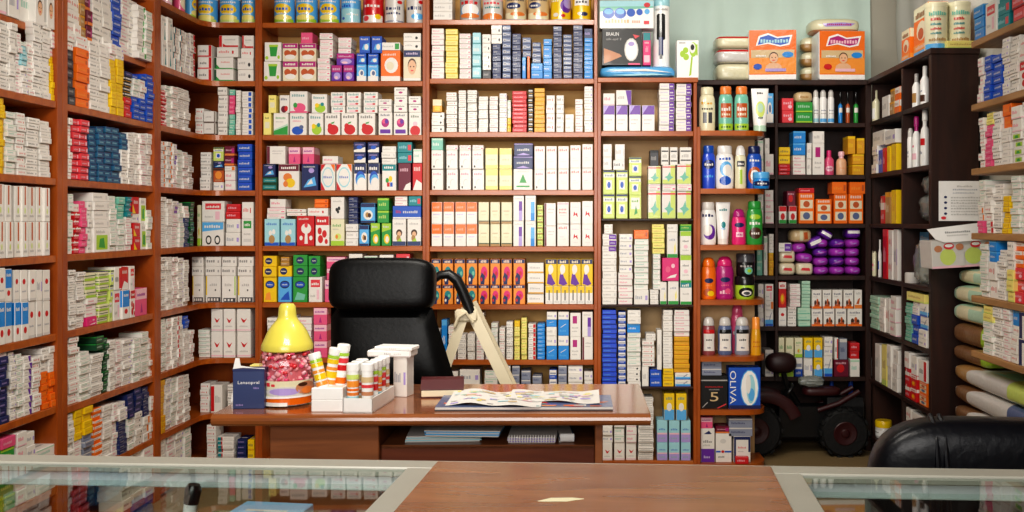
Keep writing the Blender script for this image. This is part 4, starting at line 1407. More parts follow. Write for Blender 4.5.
def tin(plane, x0, x1, ytop, z, label, base, ops, lidcol, into=.02, group='formula milk tins on the top shelves', height=None, name='milk_powder_tin'):
    p, w = place(plane, x0, x1, z, into); h = height or plane.z((x0 + x1) / 2, ytop) - z; r = w / 2 - .001
    t = thing(name, label, 'tin', p, plane.rot, group)
    m = MB(); pr = Prof([(r * .97, 0), (r, .006), (r, h - .02)]); m.lathe([(r * .96, 0, 'E'), (r * 1.0, .003, 'E'), (r, .008, base), (r, h - .02)], base, 26)
    m.cv = (12, 1); m.prints(ops, pr.fn(.008, h - .024, 1.25), asp=w / h, seed=hash_(label)); m.build('tin_body', TIN, t)
    m = MB(); m.lathe([(r * 1.01, h - .022), (r * 1.03, h - .018), (r * 1.03, h - .004), (r * .98, h)], lidcol, 26); m.build('lid', PLAST, t)
    return t
BLT = 'r0,0,100,14l;c50,20,40,12Y;c50,56,36,22y;t26,50,76,64b;t16,84,84,92w;t30,34,70,40w'
for i, (a, b, nm) in enumerate(((193, 213, 'first'), (215, 236, 'middle'), (238, 253, 'last'))):
    tin(PB, a, b, -6, ZB1[0], 'blue milk tin with yellow badge, %s of three in the corner bookcase' % nm, 's', BLT.replace('l;', 'L;'), 'W')
for i, (a, b, nm) in enumerate(((270, 291, 'first'), (292, 314, 'middle'), (316, 337, 'last'))):
    tin(PB, a, b, -7, ZB1[0], 'blue milk tin with yellow badge, %s of three above the dessert cartons' % nm, 's', BLT, 'W')
tin(PB, 338, 358, -6, ZB1[0], 'pale blue milk tin without badge beside the red tin', 's', 'r0,0,100,60a;t16,66,60,78b;c24,16,8,6b;t40,30,90,38w;t20,84,80,92w', 'W')
tin(PB, 360, 381, -6, ZB1[0], 'red milk tin with white lower band between blue and grey tins', 'r', 'r0,0,100,30w;c76,24,14,12y;c26,16,14,12R;t20,66,86,80w', 'r')
tin(PB, 382, 402, -6, ZB1[0], 'grey-white milk tin with navy script next to the red tin', 'E', 't16,54,86,70n;t20,34,84,44n;c80,88,12,8r;r0,0,100,6x', 'W')
tin(PB, 404, 423, -6, ZB1[0], 'grey-white milk tin with pale blue patch at the bookcase end', 'E', 't16,54,86,70n;c66,24,30,14s;c80,88,12,8r', 'W')
tin(PB, 458, 480, -7, ZB2[0], 'silver milk tin with red badge beside stacked white cartons', 'e', 'c50,40,40,34s;c52,44,36,30W;t14,72,86,90r;c50,16,40,12j', 'W')
tin(PB, 481, 502, -7, ZB2[0], 'silver milk tin with pink edge, second beside the white cartons', 'E', 'c50,12,50,16j;t14,72,84,86R;t20,52,84,62c;r0,90,100,100P', 'W')
tin(PB, 504, 526, -7, ZB2[0], 'beige milk tin with navy badge nearest the silver tins', 'T', 'r0,0,100,30C;c40,64,30,16n;t20,58,60,68w;t14,88,86,96q;c60,24,30,10j', 'i')
tin(PB, 527, 549, -7, ZB2[0], 'beige milk tin with navy badge nearest the yellow tins', 'T', 'r0,0,100,30C;c34,66,26,16n;t20,60,50,70w;t14,88,86,96q;c60,24,30,10j', 'i')
tin(PB, 550, 571, -7, ZB2[0], 'yellow milk tin with violet swirl on the top shelf', 'y', 'c74,64,26,34v;c84,78,24,26V;c30,20,12,10w;c60,16,9,8r;t8,84,44,94w', 'y')
tin(PB, 572, 591.5, -7, ZB2[0], 'yellow milk tin with white panel at the shelf end', 'y', 'r16,66,84,100W;t24,78,76,90q;c60,24,16,10n;c40,26,9,8w', 'y')
for a, b, yt, lab, base, ops in ((159, 172, -22, 'white pink milk tin nearest the wall in the corner bookcase', 'P', 'c50,40,40,30w;t14,74,84,86R'), (173, 185, -18, 'pink milk tin with cream panel in the corner bookcase', 'p', 'c50,40,40,30i;t14,74,84,86w'), (184, 196, -15, 'blue yellow milk tin beside the pink tin, corner bookcase', 's', BLT)):
    tin(PL, a, b, yt, ZB1[0], lab, base, ops, 'W', height=.16)
m_ = carton_mesh('W1', xat(452, DB) - xat(433, DB), .13, .045)
for i in range(5):
    o = bpy.data.objects.new('white_flat_carton', m_); COL.objects.link(o); o.location = (xat(442.5, DB), DB + .01, ZB2[0] + .0455 * i)
    tag(o, 'plain white flat carton, %s up, beside the silver tin' % ORD[i + 1], 'box', 'white flat cartons beside the silver tins')

def bottle(plane, x0, x1, z, h, label, kind, body, capc, ops, into=.02, depth=.62, group=None, patch=None):
    """kind: shampoo, flip, tube, spray, jar, serum, lotion, syrup"""
    p, w = place(plane, x0, x1, z, into); r = w / 2 - .001; sy = depth
    t = thing({'shampoo': 'shampoo_bottle', 'flip': 'shower_gel_bottle', 'tube': 'cream_tube', 'spray': 'spray_can', 'jar': 'cream_jar', 'serum': 'dropper_bottle', 'lotion': 'lotion_bottle', 'syrup': 'plastic_bottle', 'cone': 'tapered_bottle'}[kind], label, 'bottle' if kind not in ('tube', 'jar', 'spray') else kind.replace('spray', 'spray can'), p, plane.rot, group)
    P = {'shampoo': [(r * .9, 0), (r * .98, h * .04), (r, h * .3), (r * .99, h * .62), (r * .92, h * .76), (r * .76, h * .82), (r * .74, h * .825)],
         'flip': [(r * .9, 0), (r, h * .06), (r * .94, h * .35), (r, h * .6), (r * .9, h * .74), (r * .8, h * .78)],
         'tube': [(r * .72, h * .14), (r * .76, h * .2), (r * .9, h * .6), (r, h * .97), (r, h)],
         'spray': [(r * .94, 0), (r, h * .02), (r, h * .72), (r * .8, h * .78)],
         'jar': [(r * .92, 0), (r, h * .1), (r, h * .6), (r * .9, h * .66)],
         'serum': [(r * .9, 0), (r, h * .03), (r, h * .56), (r * .4, h * .62)],
         'lotion': [(r * .94, 0), (r, h * .04), (r * .98, h * .56), (r * .8, h * .66), (r * .42, h * .72)],
         'syrup': [(r * .94, 0), (r, h * .04), (r, h * .62), (r * .45, h * .76)],
         'cone': [(r, 0), (r, h * .1), (r * .92, h * .5), (r * .8, h * .66), (r * .74, h * .7)]}[kind]
    m = MB(); sy0 = sy
    if kind == 'tube':                                                  # flat crimped end at the top
        seg = 24; vs = []; fs = []
        for rr, zz in P:
            k = 1 - (zz / h - .14) / .86
            for i in range(seg):
                a = 2 * math.pi * i / seg; vs.append((rr * math.cos(a), rr * (.06 + .8 * k) * math.sin(a), zz))
        for j in range(len(P) - 1):
            for i in range(seg): fs.append((j * seg + i, j * seg + (i + 1) % seg, (j + 1) * seg + (i + 1) % seg, (j + 1) * seg + i))
        fs.append(tuple(range((len(P) - 1) * seg, len(P) * seg))); m.raw(vs, fs, body, True)
        def fn(u, v, l):
            zz = h * (.2 + .78 * v); k = 1 - (zz / h - .14) / .86; rr = Prof(P).r(zz); x = (u * 2 - 1) * rr * .9
            return (x, -rr * (.06 + .8 * k) * math.sqrt(max(0, 1 - (x / rr) ** 2)) - .0006 * l, zz)
    else:
        m.lathe(P, body, 24, sx=1, sy=sy); fn = Prof(P, 1, sy).fn(P[0][1] + h * .04, P[-2][1] * .96, 1.2)
    m.cv = (10, 6); m.prints(ops, fn, asp=w / h, seed=hash_(label)); m.build('bottle_body' if kind not in ('tube',) else 'tube_body', PLAST, t)
    c = MB()
    if kind == 'tube': c.lathe([(r * .66, 0), (r * .74, h * .01), (r * .74, h * .14)], capc, 20, sy=.86)
    elif kind == 'spray': c.lathe([(r * .8, h * .78), (r * .8, h * .92), (r * .5, h * .99), (r * .2, h)], capc, 20)
    elif kind == 'jar': c.lathe([(r * 1.02, h * .62), (r * 1.03, h * .94), (r * .96, h)], capc, 24, sy=sy)
    elif kind == 'serum': c.lathe([(r * .4, h * .61), (r * .4, h * .76), (r * .62, h * .78), (r * .62, h * .98), (r * .4, h)], capc, 16)
    elif kind == 'lotion': c.lathe([(r * .46, h * .71), (r * .46, h * .8), (r * .62, h * .81), (r * .6, h * .97), (r * .45, h)], capc, 18)
    elif kind == 'syrup': c.lathe([(r * .5, h * .75), (r * .5, h * .97), (r * .44, h)], capc, 18)
    elif kind == 'cone': c.lathe([(r * .78, h * .69), (r * .74, h * .96), (r * .6, h)], capc, 18)
    elif kind == 'flip': c.lathe([(r * .8, h * .775), (r * .83, h * .8), (r * .76, h * .9), (r * .58, h * .97), (r * .3, h)], capc, 22, sy=max(sy, .75))
    else: c.lathe([(r * .76, h * .823), (r * .8, h * .84), (r * .78, h * .97), (r * .7, h)], capc, 22, sy=max(sy, .7))
    c.build('cap', PLAST, t)
    return t
def hz(plane, xm, ytop, z): return plane.z(xm, ytop) - z
EB = Back(DB + .02)
def eb(l, x0, x1, yt, *a, **k): return bottle(EB, x0, x1, ZE[l], hz(EB, (x0 + x1) / 2, yt, ZE[l]), *a, **k)
eb(0, 700, 717, 86, 'white shampoo bottle with black lettering on the highest end shelf', 'shampoo', 'C', 'C', 't14,76,80,84A;r26,20,46,52q;r54,20,74,52q;t20,60,80,66k')
for a, b, nm in ((720, 735, 'nearer the white bottle'), (736, 751, 'nearer the white tube')):
    eb(0, a, b, 85, 'green shampoo bottle with orange cap, twin %s' % nm, 'shampoo', 'H', 'j', 'r16,36,84,78J;t22,56,78,68w;t24,42,76,50i;r0,0,100,18l;t20,6,80,12G', into=.03, group='twin green shampoo bottles')
eb(0, 753, 771, 87, 'white tapered cream tube with lime panel on the highest end shelf', 'tube', 'W', 'h', 'c50,40,34,24L;c50,44,22,14h;t30,86,70,92k;t30,12,70,18G')
eb(1, 703, 717, 145, 'royal blue lotion bottle on the second end shelf', 'shampoo', 'B', 'b', 'c50,70,40,14n;t20,66,80,74w;t20,30,80,38s')
eb(1, 717, 736, 145, 'white shampoo bottle with blue wave on the second end shelf', 'shampoo', 'W', 'W', 'c54,56,30,24s;c60,52,22,18w;c50,20,28,14b;t20,84,80,92b')
eb(1, 736, 748, 145, 'slim white shampoo bottle with black lettering beside the blue-wave bottle', 'flip', 'C', 'W', 'r20,70,80,90q;t28,76,72,84w;r40,10,60,60l')
eb(1, 749, 765, 145, 'blue shampoo bottle with red-brown patch behind the small jar', 'shampoo', 'b', 'n', 'c50,36,40,28J;c50,36,24,18w;t20,80,80,88w', into=.05)
bottle(EB, 754, 771, ZE[1], hz(EB, 762, 172, ZE[1]), 'small light blue cream jar on the second end shelf', 'jar', 'S', 's', 'c50,50,60,30n;t24,40,76,60w', into=-.005, depth=1)
eb(2, 701, 718, 202, 'white shampoo bottle with violet drop on the third end shelf', 'shampoo', 'W', 'w', 'c56,34,34,24v;c44,40,26,18w;t14,82,80,92n')
eb(2, 717, 732, 202, 'white cream tube with teal lettering on the third end shelf', 'tube', 'W', 'w', 't20,76,84,84c;c50,34,20,10c;t30,20,70,26s')
eb(2, 733, 748, 209, 'pink bottle with rounded cap on the third end shelf', 'flip', 'M', 'm', 'c50,76,30,10n;r30,26,74,46P;t34,32,70,40m')
eb(2, 748, 765, 201, 'bright green shampoo bottle on the third end shelf', 'shampoo', 'g', 'g', 't20,56,80,66w;c52,30,34,18d;t30,26,74,34w;c50,80,30,8l')
eb(3, 702, 718, 258, 'orange shower bottle with blue badge on the fourth end shelf', 'flip', 'o', 'o', 'c50,60,26,9n;c46,18,30,14J;c60,14,20,10y;t30,40,70,46O')
eb(3, 717, 736, 257, 'magenta shower bottle with blue badge on the fourth end shelf', 'flip', 'm', 'M', 'c50,62,24,9n;t24,12,76,26P;c62,22,14,10p;t30,40,70,46p')
eb(3, 737, 757, 277, 'lime green hair jar with black lid beneath the black jar', 'jar', 'l', 'k', 'c50,50,34,40k;c52,44,22,22w;c52,42,14,14q', depth=1)
bottle(EB, 738, 757, zat(277, DB + .02), hz(EB, 747, 254, zat(277, DB + .02)), 'black hair jar standing on the lime green jar', 'jar', 'k', 'q', 'c60,40,20,30H;c62,40,10,14l;t20,70,80,86e', depth=1)
for a, b, c, lab in ((703, 717, (.3, .07, .08, 1), 'clear reddish bottle with white label on the fifth end shelf'), (719, 734, 'X', 'clear grey-blue bottle with white label, middle of the fifth end shelf'), (736, 752, 'x', 'clear bluish bottle with white label beside the amber bottle')):
    eb(4, a, b, 318, lab, 'flip', c, 'E', 'r12,10,88,94w;r12,78,88,94%s;t30,50,70,58q;t40,20,60,26n' % ('r' if a == 703 else 'k'))
eb(4, 734, 748, 306, 'pink bottle with rounded top behind the clear bottles', 'flip', 'p', 'p', 't20,50,80,60w', into=.1)
eb(4, 752, 763, 318, 'amber tapered bottle at the fifth end shelf edge', 'cone', 'A', 'O', 't20,30,80,36J;t20,50,80,56J', depth=1)
# boxes on the two lowest end shelves
def boxp(plane, x0, x1, ytop, z, name, label, key, depth=.1, into=.012, cat='box', group=None, rotj=0, tilt=0):
    q, w = plane.span(x0, x1); h = plane.z((x0 + x1) / 2, ytop) - z
    me = carton_mesh(key, w - .001, depth, h); o = bpy.data.objects.new(name, me); COL.objects.link(o)
    o.location = plane.pt(q, into, z + .0006); o.rotation_euler = (0, tilt, plane.rot + R(rotj)); return tag(o, label, cat, group)
DES['black5'] = ('hair_dye_box', '', 'k', .1, 'r0,84,100,88e;t16,64,84,69r;t30,56,70,60e;x34,22,66,50T5;p4,4,24,20,26,18,6,2e;p60,2,96,16,96,12,64,0R')
DES['oliva'] = ('shaver_box', '', 'b', .12, 'c66,50,30,46s;c66,50,27,43W;c70,48,14,36a;c72,34,10,16s;c62,60,8,24w;r0,0,100,8n')
boxp(EB, 701, 728, 376, ZE[5], 'hair_dye_box', 'black hair dye carton with a cream numeral five, second-lowest end shelf', 'black5')
o = boxp(EB, 729, 761, 368, ZE[5], 'shaver_box', 'blue carton with white appliance picture and upright white lettering, end shelf', 'oliva')
q_, w_ = EB.span(729, 761); h_ = hz(EB, 745, 368, ZE[5]); m = MB(); vs, fs = text_polys('OLIVA')
m.raw([(-w_ * .46 + w_ * .19 * y, -.0022, h_ * (.12 + .8 * (1 - x))) for x, y in vs], fs, 'W'); lt = m.build('lettering', CARTON, o)
for i, (yt, yb) in enumerate(((369, 376), (361, 369))):
    boxp(EB, 702, 722, yt, zat(yb, DB + .02), 'grey_box', 'flat grey box, %s of two on the black hair dye carton' % ('lower' if i == 0 else 'upper'), 'SG')
boxp(EB, 701, 715, 429, ZE[6], 'cream_carton', 'white carton with violet foot on the lowest end shelf', 'VO')
boxp(EB, 716, 732, 434, ZE[6], 'cream_carton', 'white carton with tricolour stripe on the lowest end shelf', 'WX')
boxp(EB, 734, 751, 437, ZE[6], 'cream_carton', 'white carton framed in navy on the lowest end shelf', 'BZ')
boxp(EB, 735, 748, 456, ZE[6], 'red_flat_box', 'small bright red box before the navy-framed carton', 'RD', depth=.03, into=-.025)
boxp(EB, 701, 713, 418, zat(429, DB + .02), 'pink_box', 'small pink and grey box on the violet-footed carton', 'PT')
boxp(EB, 716, 730, 427, zat(434, DB + .02), 'dark_red_box', 'small dark red box on the tricolour carton', 'ZN')
for i, (yt, yb) in enumerate(((428, 437), (419, 428))):
    boxp(EB, 729, 753, yt, zat(yb, DB + .02), 'grey_blue_tray', 'grey-blue tray box, %s of two on the navy-framed carton' % ('lower' if i == 0 else 'upper'), 'SG')

# ------------------------------------------------------------------ on top of the narrow bookcase
Z3 = ZB3[0]; TB = Back(DB + .01)
q, w = TB.span(600, 676); h = TB.z(640, 65) - Z3
m = MB(); m.super((0, .12, h / 2), (w / 2, .12, h / 2), 's', .5, .3, 28, 10, wob=.02, seed=4)
m.prints('p5,50,60,70,96,40,60,52w;p10,20,70,34,90,22,40,16a', lambda u, v, l: (-w / 2 + w * u, -.004 - .001 * l, h * v)); tag(m.build('blue_plastic_pack', FILM, loc=TB.pt(q, 0, Z3)), 'flat shiny blue plastic pack lying on top of the narrow bookcase', 'pack')
ZT = TB.z(640, 65)
DES['braun'] = ('epilator_box', '', 'k', .1, 'p4,4,20,10,50,24,44,30,20,40,4,46F;c74,42,18,32E;c74,42,15,28W;c74,58,8,6V;p78,84,96,80,84,72R;r0,0,100,3q;r66,0,96,5p;x10,80,42,90WBRAUN;x10,66,48,74esilk-epil 3')
o = boxp(TB, 602, 642, 28, ZT, 'epilator_box', 'black epilator box with white device picture on the blue plastic pack', 'braun')
DES['bars'] = ('tube_box', '', 'M', .06, 'r0,76,100,100c;r10,8,90,30P;t30,40,70,60P;t20,66,80,72w')
boxp(TB, 643, 651, 32, ZT, 'tube_box', 'slim pink box with teal top beside the black epilator box', 'bars', depth=.07)
DES['paste'] = ('denture_box', '', 'W', .12, 'r0,74,100,100a;p0,60,100,74,100,80,0,78H;c16,54,11,20b;c16,60,8,10s;c38,54,11,20b;c38,60,8,10s;c58,56,8,15b;c74,58,6,12b;c88,60,5,10s;t10,18,56,34A;t60,18,76,28j;c88,84,6,9r;r82,14,92,26R')
boxp(TB, 599.5, 654, 0, TB.z(620, 28), 'tablet_box', 'wide white box with blue round tablets on the black epilator box', 'paste')
# clear tube with a hot brush, blue lid
p, w = place(TB, 654, 671, Z3 + .066, .05); h = .335
p.z = ZT; t = thing('hot_brush_pack', 'tall white tube pack picturing a black round brush, blue lid', 'pack', p)
m = MB(); pr = Prof([(w / 2, 0), (w / 2, h)]); m.lathe([(w * .49, 0), (w / 2, .004), (w / 2, h)], 'W', 24)
m.cv = (10, 1); m.prints('r26,46,66,84k;c46,84,20,3k;c46,46,20,3k;r36,18,56,48n;r40,12,52,20k;t20,92,80,96e', pr.fn(0, h, 1.3), seed=3); m.build('tube_body', PLAST, t)
m = MB(); m.lathe([(w * .51, h), (w * .52, h + .004), (w * .52, h + .05), (w * .46, h + .06)], 'a', 24); m.build('lid', PLAST, t)
DES['clover'] = ('device_box', '', 'W', .09, 'c26,64,13,9l;c40,74,13,8l;c42,56,14,9l;c76,76,18,20l;c72,80,14,14w;c72,82,9,8k;p56,4,66,8,74,60,66,56l;t10,92,40,96k;r90,60,96,90l')
boxp(TB, 677, 699, 40, Z3, 'device_box', 'white carton with lime clover and swirl beside the narrow bookcase top edge', 'clover', depth=.09)

# ------------------------------------------------------------------ packs on top of the dark shelving
def pack(name, label, c, h, col, rot=0, ops='', e=.28, mat=FILM, group=None, cat='pack', fr=(0, 1, 0, 1), tilt=0, bands=()):
    m = MB(); m.super((0, 0, 0), h, col, e, e, 28, 16)
    if bands:
        nf = len(m.f)
        for i in range(nf):
            zc = sum(m.v[k].z for k in m.f[i]) / len(m.f[i]) / h[2]
            for lo, hi, cc in bands:
                if lo <= zc <= hi: m.c[i] = colr(cc)
    def fn(u, v, l):
        kk_ = .972 if e < .15 else .94; x = (u * 2 - 1) * h[0] * kk_; z = (v * 2 - 1) * h[2] * kk_
        k = (1 - abs(z / h[2]) ** (2 / e)) ** (e / 2); kk = max(1e-4, 1 - (abs(x) / max(1e-6, h[0] * k)) ** (2 / e)) if k > 0 else 0
        if e < .15: return (x, -h[1] - .0006 * l - .0006, z)
        return (x, -h[1] * k * kk ** (e / 2) - .0006 * l - .0008, z)
    m.cv = (10, 8)
    def grid(op):                                                       # subdivide big rects so that they follow the bulge
        g = re.match(r'r([\d.]+),([\d.]+),([\d.]+),([\d.]+)([A-Za-z])$', op)
        if not g: return op
        u0, v0, u1, v1 = (float(g[i]) for i in range(1, 5)); n = 6
        return ';'.join('r%.2f,%.2f,%.2f,%.2f%s' % (u0 + (u1 - u0) * i / n, v0 + (v1 - v0) * j / n, u0 + (u1 - u0) * (i + 1) / n, v0 + (v1 - v0) * (j + 1) / n, g[5]) for i in range(n) for j in range(n))
    for li, op in enumerate(o for o in ops.split(';') if o):
        m.prints(op, (lambda L_: (lambda u, v, l: fn(u, v, L_ + (l if op[0] in 'b' else 0))))(li + 1), asp=h[0] / h[2], seed=li)
    return tag(m.build(name, mat, loc=c, rot=(0, tilt, rot)), label, cat, group)
DTOP = ZAL[0]
for i, (y0, y1) in enumerate(((61, 79), (46, 62), (34, 47))):
    z0, z1 = (zat((80, 62, 47)[i], YA), zat((62, 47, 34)[i], YA))
    pack('tissue_pack', 'white pack with red top seam, %s of three stacked beside the orange pack' % ('lowest', 'middle', 'topmost')[i], (xat(736, YA), YA + .14, (z0 + z1) / 2), ((xat(754, YA) - xat(717 if i < 2 else 716, YA)) / 2, .11, (z1 - z0) / 2), 'CEC'[i], e=.4, bands=((.35, .8, 'r'),) if i else (), group='white packs with red seams')
BABY = 'r0,0,100,100o;r0,12,100,44O;r0,0,100,10W;r4,44,96,60T;p14,68,20,88,40,94,60,86,92,90,86,70,66,66,40,72W;p18,70,23,85,41,90,60,83,87,86,83,73,66,69,40,75%s;%sc82,50,12,6S;c18,26,9,6%s;p34,20,70,20,68,28,60,33,44,33,36,28f;b52,43,9,10f;r34,16,78,22%s;t14,46,36,50W'
WORDA = 't24,74,84,82a;'; WORDB = 't24,74,84,82P;'
pack('diaper_pack', 'orange diaper pack with blue wave logo and a smiling baby', (xat(774, YA), YA + .1, (DTOP + zat(29, YA)) / 2), ((xat(798, YA) - xat(750, YA)) / 2, .09, (zat(29, YA) - DTOP) / 2), 'W', R(-4), BABY % ('b', WORDA, 'b', 'V'), e=.11)
pack('diaper_pack', 'orange diaper pack with magenta wave logo and a smiling baby', (xat(842, YA), YA + .1, (DTOP + zat(30, YA)) / 2), ((xat(866, YA) - xat(819, YA)) / 2, .09, (zat(30, YA) - DTOP) / 2), 'W', R(2), BABY % ('m', WORDB, 'r', 'P'), e=.11)
for i in range(4):
    za, zb = (zat((80, 65, 50, 35)[i], 6.05), zat((65, 50, 35, 20)[i], 6.05))
    if i < 3: x0, x1 = 803, 835
    else: x0, x1 = 808, 858
    pack('cotton_wool_roll', 'white-ended cotton pack in brown wrap, %s of four behind the magenta-logo pack' % ('lowest', 'second', 'third', 'topmost')[i], (xat((x0 + x1) / 2, 6.05), 6.14 if i < 3 else 6.07, (za + zb) / 2), ((xat(x1, 6.05) - xat(x0, 6.05)) / 2, .045 if i < 3 else .11, (zb - za) / 2 * .99), 'C', R(0), '' if i < 3 else 'p26,36,80,40,90,60,60,66,20,58V;t30,44,82,58m', e=.55, group='brown wrapped cotton packs', bands=((-1, -.55, 'F'),) if i == 3 else ((-1, .1, 't'),))
# tins and packs on top of the dark side shelving
TR = Right(1.70)
def toptin(x0, x1, d, yb, yt, lab):
    p = Vector((xat((x0 + x1) / 2, d), d, DTOP)); r = (xat(x1, d) - xat(x0, d)) / 2; h = zat(yt, d) - DTOP
    t = thing('milk_powder_tin', lab, 'tin', p, R(-10), 'cream tins on the dark side shelving')
    m = MB(); pr = Prof([(r, 0), (r, h)]); m.lathe([(r * .98, 0), (r, .004), (r, h - .02)], 'C', 24)
    m.cv = (12, 1); m.prints('r0,0,100,12s;t26,66,62,73r;t26,55,62,61c;t26,44,62,50r;t26,34,62,39c;t20,78,84,88H;t20,18,80,26t', pr.fn(.004, h - .02, 1.3), seed=5); m.build('tin_body', TIN, t)
    m = MB(); m.lathe([(r * 1.02, h - .022), (r * 1.03, h - .004), (r * .96, h)], 'C', 24); m.build('lid', PLAST, t)
toptin(925, 947, 4.9, 50, 4, 'cream milk tin with red and teal lines, beside the orange picture pack')
toptin(948, 970, 4.9, 50, 3, 'cream milk tin with red and teal lines, nearest the plank shelves')
DES['orpack'] = ('milk_pack', '', 'o', .14, 'r0,74,100,100C;c54,50,34,20i;c50,44,20,12J;r0,0,100,10s;r0,10,100,24O;t14,78,86,90G;t14,14,80,22w')
for x0, x1, yt, lab, dd in ((909, 923, 6, 'orange and lime picture pack beside the cream tins', .1), (897, 905, 30, 'small orange pack at the far end atop the dark side shelving', .1)):
    q, w = PR.span(x0, x1); me = carton_mesh('orpack', w, dd, PR.z((x0 + x1) / 2, yt) - DTOP); o = bpy.data.objects.new('milk_pack', me); COL.objects.link(o); o.location = (1.69, q, DTOP); o.rotation_euler = (0, 0, PR.rot); tag(o, lab, 'pack')
me = carton_mesh('YL', .15, .1, .036); o = bpy.data.objects.new('lime_flat_box', me); COL.objects.link(o); o.location = (1.82, 4.82, DTOP); tag(o, 'flat pale lime box lying on the dark end panel top', 'box')

# ------------------------------------------------------------------ dark rear shelving: bottles, soaps, packs
AB = Back(YA + .02)
def ab(l, x0, x1, yt, *a, **k): return bottle(AB, x0, x1, ZAL[l], hz(AB, (x0 + x1) / 2, yt, ZAL[l]), *a, **k)
pack('soap_pack', 'tan rounded soap pack lying on the green soap boxes', (xat(805, YA), YA + .07, zat(96.5, YA)), (.054, .05, .034), 'T', e=.6, ops='t24,40,76,60t')
for i, (a, b) in enumerate(((814, 820.5), (821, 828.5), (829, 836))):
    ab(1, a, b, 89, 'white spray can with pale blue foot, %s of three, dark rear shelving' % ('first', 'second', 'third')[i], 'spray', 'W', 'E', 'r0,0,100,16%s;t20,50,80,56x;t20,36,80,42e' % 'ass'[i], depth=1, group='white spray cans')
for a, b, c, nm in ((839.5, 844, 'S', 'blue'), (847, 851.5, 'J', 'red-brown'), (855, 860, 'g', 'green')):
    ab(1, a, b, 91, 'slender %s bottle with dark neck on the dark rear shelving' % nm, 'serum', c, 'k', 'r10,60,90,90w', depth=1)
ab(2, 826, 836, 150, 'bright pink bottle with narrow neck on the dark rear shelving', 'syrup', 'p', 'M', 'c50,40,40,20P;t30,36,70,46m', depth=.8)
ab(2, 838, 849, 151, 'peach lotion bottle with pale cap on the dark rear shelving', 'lotion', 'f', 'P', 't30,40,70,46j', depth=.9)
def pk(l, x0, x1, y0, y1, name, label, col, ops, group, rot=0, tilt=0, e=.5, dp=.07):
    z0 = zat(y1, AB.d) + .0012; z1 = zat(y0, AB.d)
    pack(name, label, (xat((x0 + x1) / 2, AB.d), AB.d + dp + .005, (z0 + z1) / 2), ((xat(x1, AB.d) - xat(x0, AB.d)) / 2, dp, (z1 - z0) / 2), col, R(rot), ops, e=e, group=group, tilt=R(tilt))
for x0, x1, y0, y1, nm in ((779.5, 796, 263, 275.7, 'lowest beside the purple packs'), (797, 814, 263, 275.7, 'beneath the purple pack'), (779.5, 796, 250.5, 263, 'standing on another cream pack')):
    pk(4, x0, x1, y0, y1, 'tissue_pack', 'cream tissue pack with red word, ' + nm, 'i', 'p22,40,80,36,76,60,30,62R', 'cream tissue packs', e=.4)
PADS = []
for ci, (x0, x1) in enumerate(((815, 830), (831, 846), (847, 862))):
    for ri in range(4): PADS.append((x0, x1, 266.5 - 9.2 * ri, 275.7 - 9.2 * ri, '%s up in the %s column' % (ORD[ri + 1], ORD[ci + 1]), 0))
PADS += [(797, 814, 253, 263, 'on the cream pack', 4), (793, 808, 243, 253, 'leaning above the cream packs', -6)]
for x0, x1, y0, y1, nm, tl in PADS:
    pk(4, x0, x1, y0, y1, 'sanitary_pad_pack', 'shiny purple pad pack, %s, dark rear shelving' % nm, 'K' if hash_(nm) % 3 else 'v', 'p10,30,60,70,94,60,50,30K;p30,44,56,56,74,54,52,42V', 'purple pad packs', tilt=tl + U(-5, 5), rot=U(-8, 8), e=.7)
for x0, x1, y0, y1, tl, nm in ((809, 824, 237, 248, -24, 'tilted on the purple packs near the roll'), (820, 834, 230, 239, 30, 'tilted at the top of the purple pile')):
    pk(4, x0, x1, y0, y1, 'sanitary_pad_pack', 'purple and white pad pack ' + nm, 'v', 'p8,34,92,34,92,70,8,70W', 'purple and white pad packs', tilt=tl, e=.5)
for x0, x1, y0, y1, nm in ((847, 862, 228, 238.5, 'farthest along the pile'),):
    pk(4, x0, x1, y0, y1, 'sanitary_pad_pack', 'purple pad pack with white band, ' + nm, 'v', 'r6,46,94,76W', 'purple and white pad packs', e=.5)
pk(4, 791, 813, 229, 243, 'cotton_roll', 'tan wrapped cotton roll lying on the packs', 'T', 'r40,0,56,100C;p62,20,80,24,78,80,60,76J', None, e=.55)
# ------------------------------------------------------------------ dark side shelving: bottles, jars, bags
def rb(l, x0, x1, yt, *a, **k):
    z = ZR[l]; return bottle(PR, x0, x1, z, PR.z((x0 + x1) / 2, yt) - z, *a, into=.02, **k)
rb(1, 872, 880, 87, 'white plastic bottle at the far end, highest dark side shelf', 'syrup', 'C', 'C', 'r10,10,90,70W', depth=1)
rb(1, 904, 913, 72, 'white bottle with yellow label and red cap, dark side shelf', 'syrup', 'C', 'r', 'r0,30,100,80y;t20,50,80,60q', depth=1)
rb(1, 912, 921, 70, 'white bottle with brown label, dark side shelf', 'syrup', 'W', 'e', 'r0,20,100,70t', depth=1)
rb(1, 920, 930, 62, 'tall white bottle nearest the dark end panel, highest dark side shelf', 'syrup', 'W', 'W', 'r0,10,100,40d;t20,54,80,62x', depth=1)
rb(2, 902, 908, 135, 'slim white tube bottle beside the divider, second dark side shelf', 'spray', 'W', 'W', 't20,50,80,60x', depth=1)
rb(2, 907, 914, 126, 'white bottle with grey cap, second dark side shelf', 'spray', 'W', 'E', 't20,50,80,60x;t20,36,80,44e', depth=1)
rb(2, 912, 921, 114, 'white bottle with magenta cap, second dark side shelf', 'lotion', 'W', 'm', 't20,60,80,70p;r0,20,100,40P', depth=1)
rb(2, 920, 930, 107, 'white bottle with red band nearest the end panel, second dark side shelf', 'lotion', 'W', 'W', 'r50,56,100,76r;t14,30,80,40x', depth=1)
